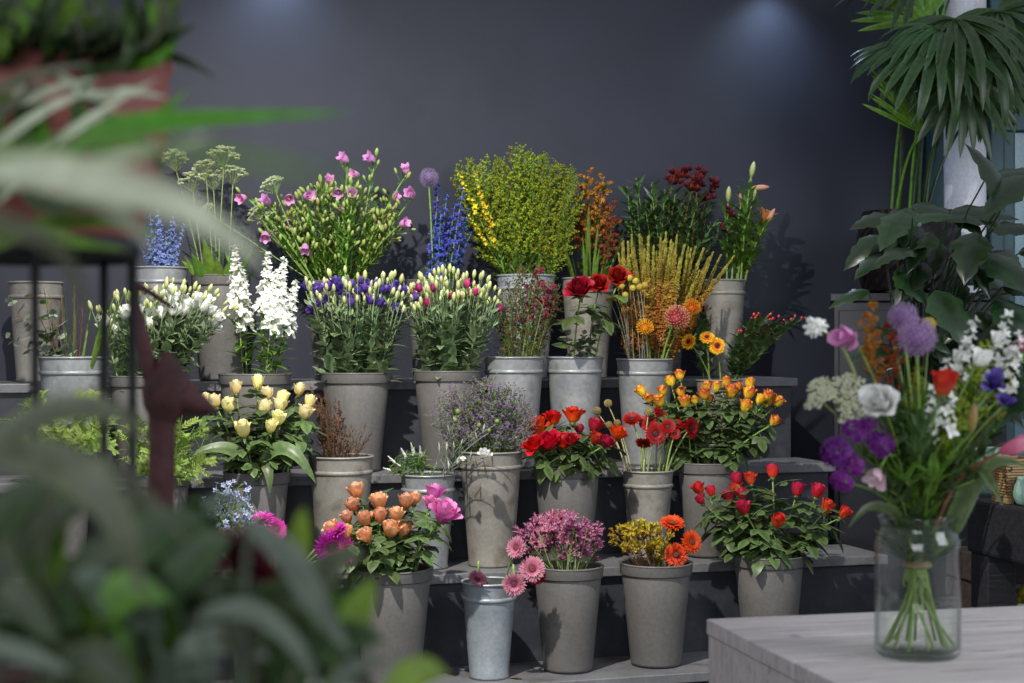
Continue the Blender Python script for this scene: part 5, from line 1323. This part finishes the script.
for pts, w, m in (
    ([(10, 60, 1.45), (-30, 190, 1.25), (40, 150, 1.2), (120, 108, 1.2)], .014, NP),
    ([(10, 60, 1.45), (-50, 210, 1.25), (20, 165, 1.2), (90, 120, 1.2)], .013, NO),
    ([(10, 60, 1.45), (-50, 120, 1.25), (20, 80, 1.2), (95, 62, 1.2)], .014, NO),
    ([(40, 60, 1.45), (90, 95, 1.3), (130, 92, 1.25), (168, 98, 1.22)], .012, NP),
    ([(60, 60, 1.45), (110, 120, 1.3), (150, 150, 1.25), (170, 190, 1.22)], .012, NO),
    ([(20, 60, 1.45), (30, 190, 1.2), (90, 205, 1.18), (160, 212, 1.2)], .016, ND),
    ([(20, 60, 1.45), (-20, 200, 1.2), (60, 238, 1.18), (130, 250, 1.2)], .016, NG)):
    px_leaf(dp, pts, w, m)
for i in range(12):
    x = rnd(-20, 185)
    px_leaf(dp, [(rnd(20, 80), 60, 1.5), (x*.7+20, rnd(15, 40), 1.45), (x, rnd(30, 75), rnd(1.32, 1.42))], rnd(.009, .014), R.choice([NG, ND]))
# pale spider plant reaching in from beyond the frame edge
sr_ = P(-650, 250, .7)
stl = thing('plant_stool', 'tall slim wooden stool carrying the pale long-leaved plant', 'stool', (sr_.x, sr_.y, 0))
mb = MB(); mb.lathe([(0, sr_.z-.2), (.12, sr_.z-.2), (.12, sr_.z-.17), (0, sr_.z-.17)], 32); mb.obj('seat', M_dark, stl)
for k in range(3):
    a = k*2.1; mb = MB(); mb.tube([V((.08*cos(a), .08*sin(a), sr_.z-.19)), V((.14*cos(a), .14*sin(a), 0))], .012, 8, cap=True); mb.obj('leg', M_dark, stl)
spo = thing('plant_pot', 'dark pot of the pale long-leaved plant on the slim stool', 'pot', (sr_.x, sr_.y, sr_.z-.169))
mb = MB(); mb.lathe([(0, 0), (.06, 0), (.085, .13), (.085, .14), (.077, .14), (.074, .12), (0, .12)], 32); mb.obj('body', M_dark, spo)
spd = thing('spider_plant', 'pale grey-green long-leaved plant crossing in front of the ammi and pale delphiniums', 'potted plant', (sr_.x, sr_.y, sr_.z-.05))
for pts, w, m, *kw in (
    ([(-650, 250, .7), (-90, 168, .779), (0, 166, .722), (90, 182, .699), (180, 206, .69), (268, 266, .69)], .0215, NP, dict(prof=STRAP)),
    ([(-650, 250, .7), (-80, 172, .786), (30, 174, .746), (100, 200, .73), (158, 250, .739)], .02, NP),
    ([(-650, 250, .7), (-60, 190, .762), (60, 172, .722), (160, 150, .722), (210, 134, .722)], .009, NP),
    ([(-650, 250, .7), (-60, 160, .642), (120, 146, .53), (250, 160, .481), (395, 192, .465)], .0062, NG),
    ([(-650, 250, .7), (-120, 200, .722), (-30, 215, .722), (60, 250, .739), (90, 330, .762)], .013, NO)):
    px_leaf(spd, pts, w, m, **(kw[0] if kw else {}))
# rusted garden stake
RY = 2.0
rs = P(161, 640, RY); rs.z = 0
stake = thing('garden_stake', 'rusted iron garden stake with a bird-shaped finial before the white lisianthus', 'garden stake', rs)
L0 = stake.location
q = lambda px, py, dy=0: P(px, py, RY+dy) - L0
mb = MB(); mb.tube([V((0, 0, 0)), q(161, 700), q(161, 560), q(162, 430), q(164, 405)], [.017, .016, .016, .017, .02], 10); mb.obj('post', M_rustiron, stake)
mb = MB(); mb.tube([q(163, 425), q(165, 408), q(167, 392), q(170, 378), q(168, 362), q(166, 352)], [.014, .028, .034, .026, .014, .006], 12)
mb.tube([q(165, 392), q(185, 398), q(203, 406), q(216, 412)], [.026, .022, .012, .003], 10); mb.obj('finial', M_rustiron, stake)
mb = MB(); mb.tube([q(162, 400), q(150, 372), q(143, 340), q(135, 300)], [.016, .012, .009, .006], 8); mb.obj('wing', M_rustiron, stake)
mb = MB(); mb.tube([q(136, 284), q(152, 294), q(176, 310)], [.005, .005, .003], 6); mb.tube([q(135, 300), q(136, 284)], .006, 6); mb.obj('twig', M_rustiron, stake)

# plant table carrying the near potted plants
pt = thing('plant_table', 'dark slatted plant table below the blurred near plants', 'table', (-.16, 1.02, 0))
mb = MB()
for i in range(6): mb.box((-.22, -.36+i*.12, .715), (.26, -.25+i*.12, .74))
bevel(mb.obj('tabletop', M_dark, pt, False), .003)
for x in (-.2, .2):
    for y in (-.34, .3):
        mb = MB(); mb.box((x, y, 0), (x+.04, y+.04, .715)); mb.obj('leg', M_dark, pt, False)
def near_plant(px, Y, potlabel, name, label):
    r = P(px, 700, Y); o = thing('plant_pot', potlabel, 'pot', (r.x, r.y, .741))
    mb = MB(); mb.lathe([(0, 0), (.06, 0), (.085, .14), (.09, .15), (.08, .15), (.074, .125), (0, .125)], 32); mb.obj('body', M_pink if px < 100 else M_dark, o)
    p = thing(name, label, 'potted plant', (r.x, r.y, .741+.125)); return p
olv = near_plant(20, 1.0, 'dusty red pot of the olive strap-leaved plant', 'strap_leaf_plant', 'near olive-grey strap-leaved plant arching below the black iron stand')
for pts, w, m in (
    ([(-25, 455, .896), (30, 421, .896), (80, 407, .896), (120, 415, .896), (152, 442, .914)], 0.0176, NO),
    ([(-25, 452, .851), (40, 458, .833), (92, 484, .824), (125, 535, .824), (145, 610, .833)], 0.0240, NO),
    ([(50, 458, .896), (110, 466, .896), (150, 500, .896), (192, 548, .896)], 0.0096, NO),
    ([(58, 640, .986), (46, 580, .968), (56, 520, .968), (80, 470, .986)], 0.0256, NG),
    ([(90, 660, .986), (96, 600, .986), (84, 540, .986)], 0.0192, NG),
    ([(-20, 585, .896), (20, 600, .896), (60, 645, .896)], 0.0224, ND),
    ([(-20, 640, .851), (30, 655, .851), (70, 672, .851)], 0.0111, NS),
    ([(110, 690, .941), (118, 640, .941), (100, 600, .968)], 0.0208, ND),
    ([(130, 690, .896), (90, 660, .896), (40, 690, .896)], 0.0240, ND)):
    px_leaf(olv, pts, w, m, root=olv.location)
brd = near_plant(230, 1.0, 'dark pot of the broad-leaved dark green plant', 'broad_leaf_plant', 'near mass of broad dark green leaves before the magenta gerberas')
for pts, w, m in (
    ([(248, 522, .896), (290, 558, .896), (322, 612, .896), (352, 655, .896)], 0.0167, NS),
    ([(200, 615, .896), (248, 610, .896), (292, 640, .896), (322, 695, .896)], 0.0125, NS),
    ([(150, 565, 1.165), (190, 522, 1.165), (236, 488, 1.165)], 0.0194, NS),
    ([(130, 520, 1.075), (160, 540, 1.075), (185, 560, 1.075)], 0.0092, NS),
    ([(180, 650, .941), (225, 640, .941), (270, 660, .941)], 0.0185, NS),
    ([(345, 645, .986), (358, 610, .986), (374, 578, 1.004)], 0.0208, NL),
    ([(298, 575, 1.075), (300, 535, 1.075), (304, 506, 1.075)], 0.0160, NL),
    ([(388, 700, .941), (418, 672, .941), (448, 674, .941)], 0.0208, NL),
    ([(330, 700, .941), (350, 668, .941), (395, 660, .941)], 0.0111, NS),
    ([(250, 600, 1.03), (300, 590, 1.03), (330, 560, 1.03)], 0.0240, ND),
    ([(140, 600, .986), (170, 580, .986), (215, 570, .986)], 0.0360, ND),
    ([(120, 560, .95), (160, 530, .95), (205, 520, .95)], .03, ND),
    ([(170, 580, .95), (200, 550, .95), (232, 540, .95)], .03, ND),
    ([(20, 560, .95), (50, 520, .95), (100, 500, .95)], .024, ND),
    ([(-10, 540, .95), (20, 500, .95), (60, 490, .95)], .024, ND),
    ([(60, 600, .95), (110, 560, .95), (150, 560, .95)], .03, ND),
    ([(110, 610, .896), (130, 590, .896), (170, 600, .896)], 0.0240, NG)):
    px_leaf(brd, pts, w, m, root=brd.location)
for i in range(62):
    x = rnd(20, 330); lo = 545 + max(0, (x-250))*.9 + max(0, 60-x)*.8; y = rnd(lo, 690); a = rnd(-.4, 3.5); L = rnd(40, 85); Y = rnd(.92, 1.15)
    px_leaf(R.choice([olv, brd]) if x < 150 else brd, [(x, y, Y), (x + L*.5*cos(a), y - L*.5*sin(a) - 6, Y-.01), (x + L*cos(a), y - L*sin(a)*.8 + 6, Y-.02)], rnd(.018, .032), R.choice([ND, ND, ND, NO, NS, NG]), prof=OVATE, n=8, root=brd.location if x >= 150 else None, tilt=rnd(-.7, .7))
mar = near_plant(300, 1.15, 'dark pot of the maroon-flowered near plant', 'cockscomb', 'near plant with dark maroon flower heads before the magenta gerberas')
for px, py, r in ((232, 556, .018), (256, 570, .024), (270, 590, .021), (262, 612, .018), (280, 625, .02), (246, 548, .015), (272, 645, .02), (268, 665, .018)):
    c = P(px, py, 1.15) - mar.location; mb = MB()
    for k in range(22):
        rr, d, nn = polar(k*2.4, .2 + 2.2*k/22); mb.blade(c, d, nn, r*1.3, r*.6, curl=.4, cup=.2, prof=POINTP, nl=3, nw=2)
    mb.tube([V((0, 0, 0)), V((c.x*.7, c.y*.7, c.z*.6)), c], .003, 5); mb.obj('flower_head', C_marn, mar)
wk = thing('basket', 'dark brown wicker basket half hidden behind the olive strap leaves', 'basket', P(-8, 700, 1.254)); wk.location.z = .741
mb = MB()
for i in range(18):
    z = .008 + i*.016; rr = .07 + .0012*i
    mb.tube([V(((rr + .003*(1 if (k+i) % 2 else -1))*cos(2*PI*k/28), (rr + .003*(1 if (k+i) % 2 else -1))*sin(2*PI*k/28), z)) for k in range(29)], .0075, 5)
mb.obj('weave', mottled('brown_wicker', '#33241c', '#48342a', 20, .7), wk)
mb = MB(); mb.lathe([(.092 + .009*cos(a), .297 + .009*sin(a)) for a in [i*PI/4 for i in range(9)]], 32); mb.obj('rim', bpy.data.materials['brown_wicker'], wk)

# ---------- labels that count along a row -------------------------------------
ORD = 'first second third fourth fifth sixth seventh eighth ninth tenth eleventh twelfth thirteenth fourteenth fifteenth sixteenth seventeenth eighteenth nineteenth twentieth twenty-first twenty-second twenty-third twenty-fourth twenty-fifth'.split()
for key, rows in GROUPS.items():
    rows.sort(key=lambda r: -r[0])
    for i, (px, py, o, desc, where) in enumerate(rows):
        o['label'] = (f'{desc} nearest the palm side, {where}' if i == 0 else f'{ORD[i]} {desc} counted from the palm side, {where}')

for n_, l_, c_ in (('floor', 'dark concrete shop floor below the stepped stand', 'floor'), ('wall_back', 'plain navy plaster wall behind the flower stand', 'wall'), ('wall_right', 'teal painted wall behind the white column', 'wall'), ('trim_1', 'round white painted column behind the palm', 'column')):
    tag(bpy.data.objects[n_], l_, c_, kind='structure')
# ---------- light -----------------------------------------------------------------
def light(name, kind, loc, target, energy, color, **k):
    d = bpy.data.lights.new(name, kind); d.energy = energy; d.color = color
    for a, v in k.items(): setattr(d, a, v)
    o = bpy.data.objects.new(name, d); COL.objects.link(o); o.location = loc
    o.rotation_euler = (V(target) - V(loc)).to_track_quat('-Z', 'Y').to_euler(); return o
tgt = V((-.25, 5.1, .95)); ldir = (UU*.42 + VV*.80 - UP*.95).normalized()
light('stand_spotlight', 'SPOT', tgt - ldir*3.3, tgt, 740, (1, .95, .87), spot_size=rad(78), spot_blend=1, shadow_soft_size=.03)
for px in (285, 785):
    p = on_line(px, WD-.13); p.z = 2.74
    light('wall_spotlight', 'SPOT', p, (p.x, p.y, 1.0), 17, (.55, .72, 1), spot_size=rad(120), spot_blend=1, shadow_soft_size=.04)
light('window_daylight', 'AREA', (3.0, 1.6, 2.5), (1.0, 4.2, 1.0), 60, (.85, .92, 1), shape='RECTANGLE', size=1.6, size_y=1.8)
light('front_fill', 'AREA', (-.8, -2.6, 2.3), (0, 3, .9), 100, (.95, .97, 1), shape='RECTANGLE', size=3, size_y=2)  # unseen soft fill, added behind the camera to brighten the near plants
w = bpy.data.worlds.new('room_light'); bpy.context.scene.world = w; w.use_nodes = True
w.node_tree.nodes['Background'].inputs[0].default_value = (.80, .86, 1, 1); w.node_tree.nodes['Background'].inputs[1].default_value = .50

# ---------- camera ------------------------------------------------------------------
cam = bpy.data.cameras.new('camera'); cam.lens = 55; cam.sensor_width = 36; cam.clip_start = .05
cam.dof.use_dof = True; cam.dof.focus_distance = 4.65; cam.dof.aperture_fstop = 4.0; cam.dof.aperture_blades = 7
co = bpy.data.objects.new('camera', cam); COL.objects.link(co); co.location = (0, 0, H); co.rotation_euler = (PI/2, 0, 0)
sc = bpy.context.scene; sc.camera = co
sc.view_settings.view_transform = 'Standard'; sc.view_settings.look = 'None'; sc.view_settings.gamma = 1; sc.view_settings.exposure = 0
sc.view_settings.use_curve_mapping = False
sc.cycles.use_denoising = True
sc.cycles.max_bounces = 6; sc.cycles.transparent_max_bounces = 16
sc.cycles.caustics_reflective = False; sc.cycles.caustics_refractive = False
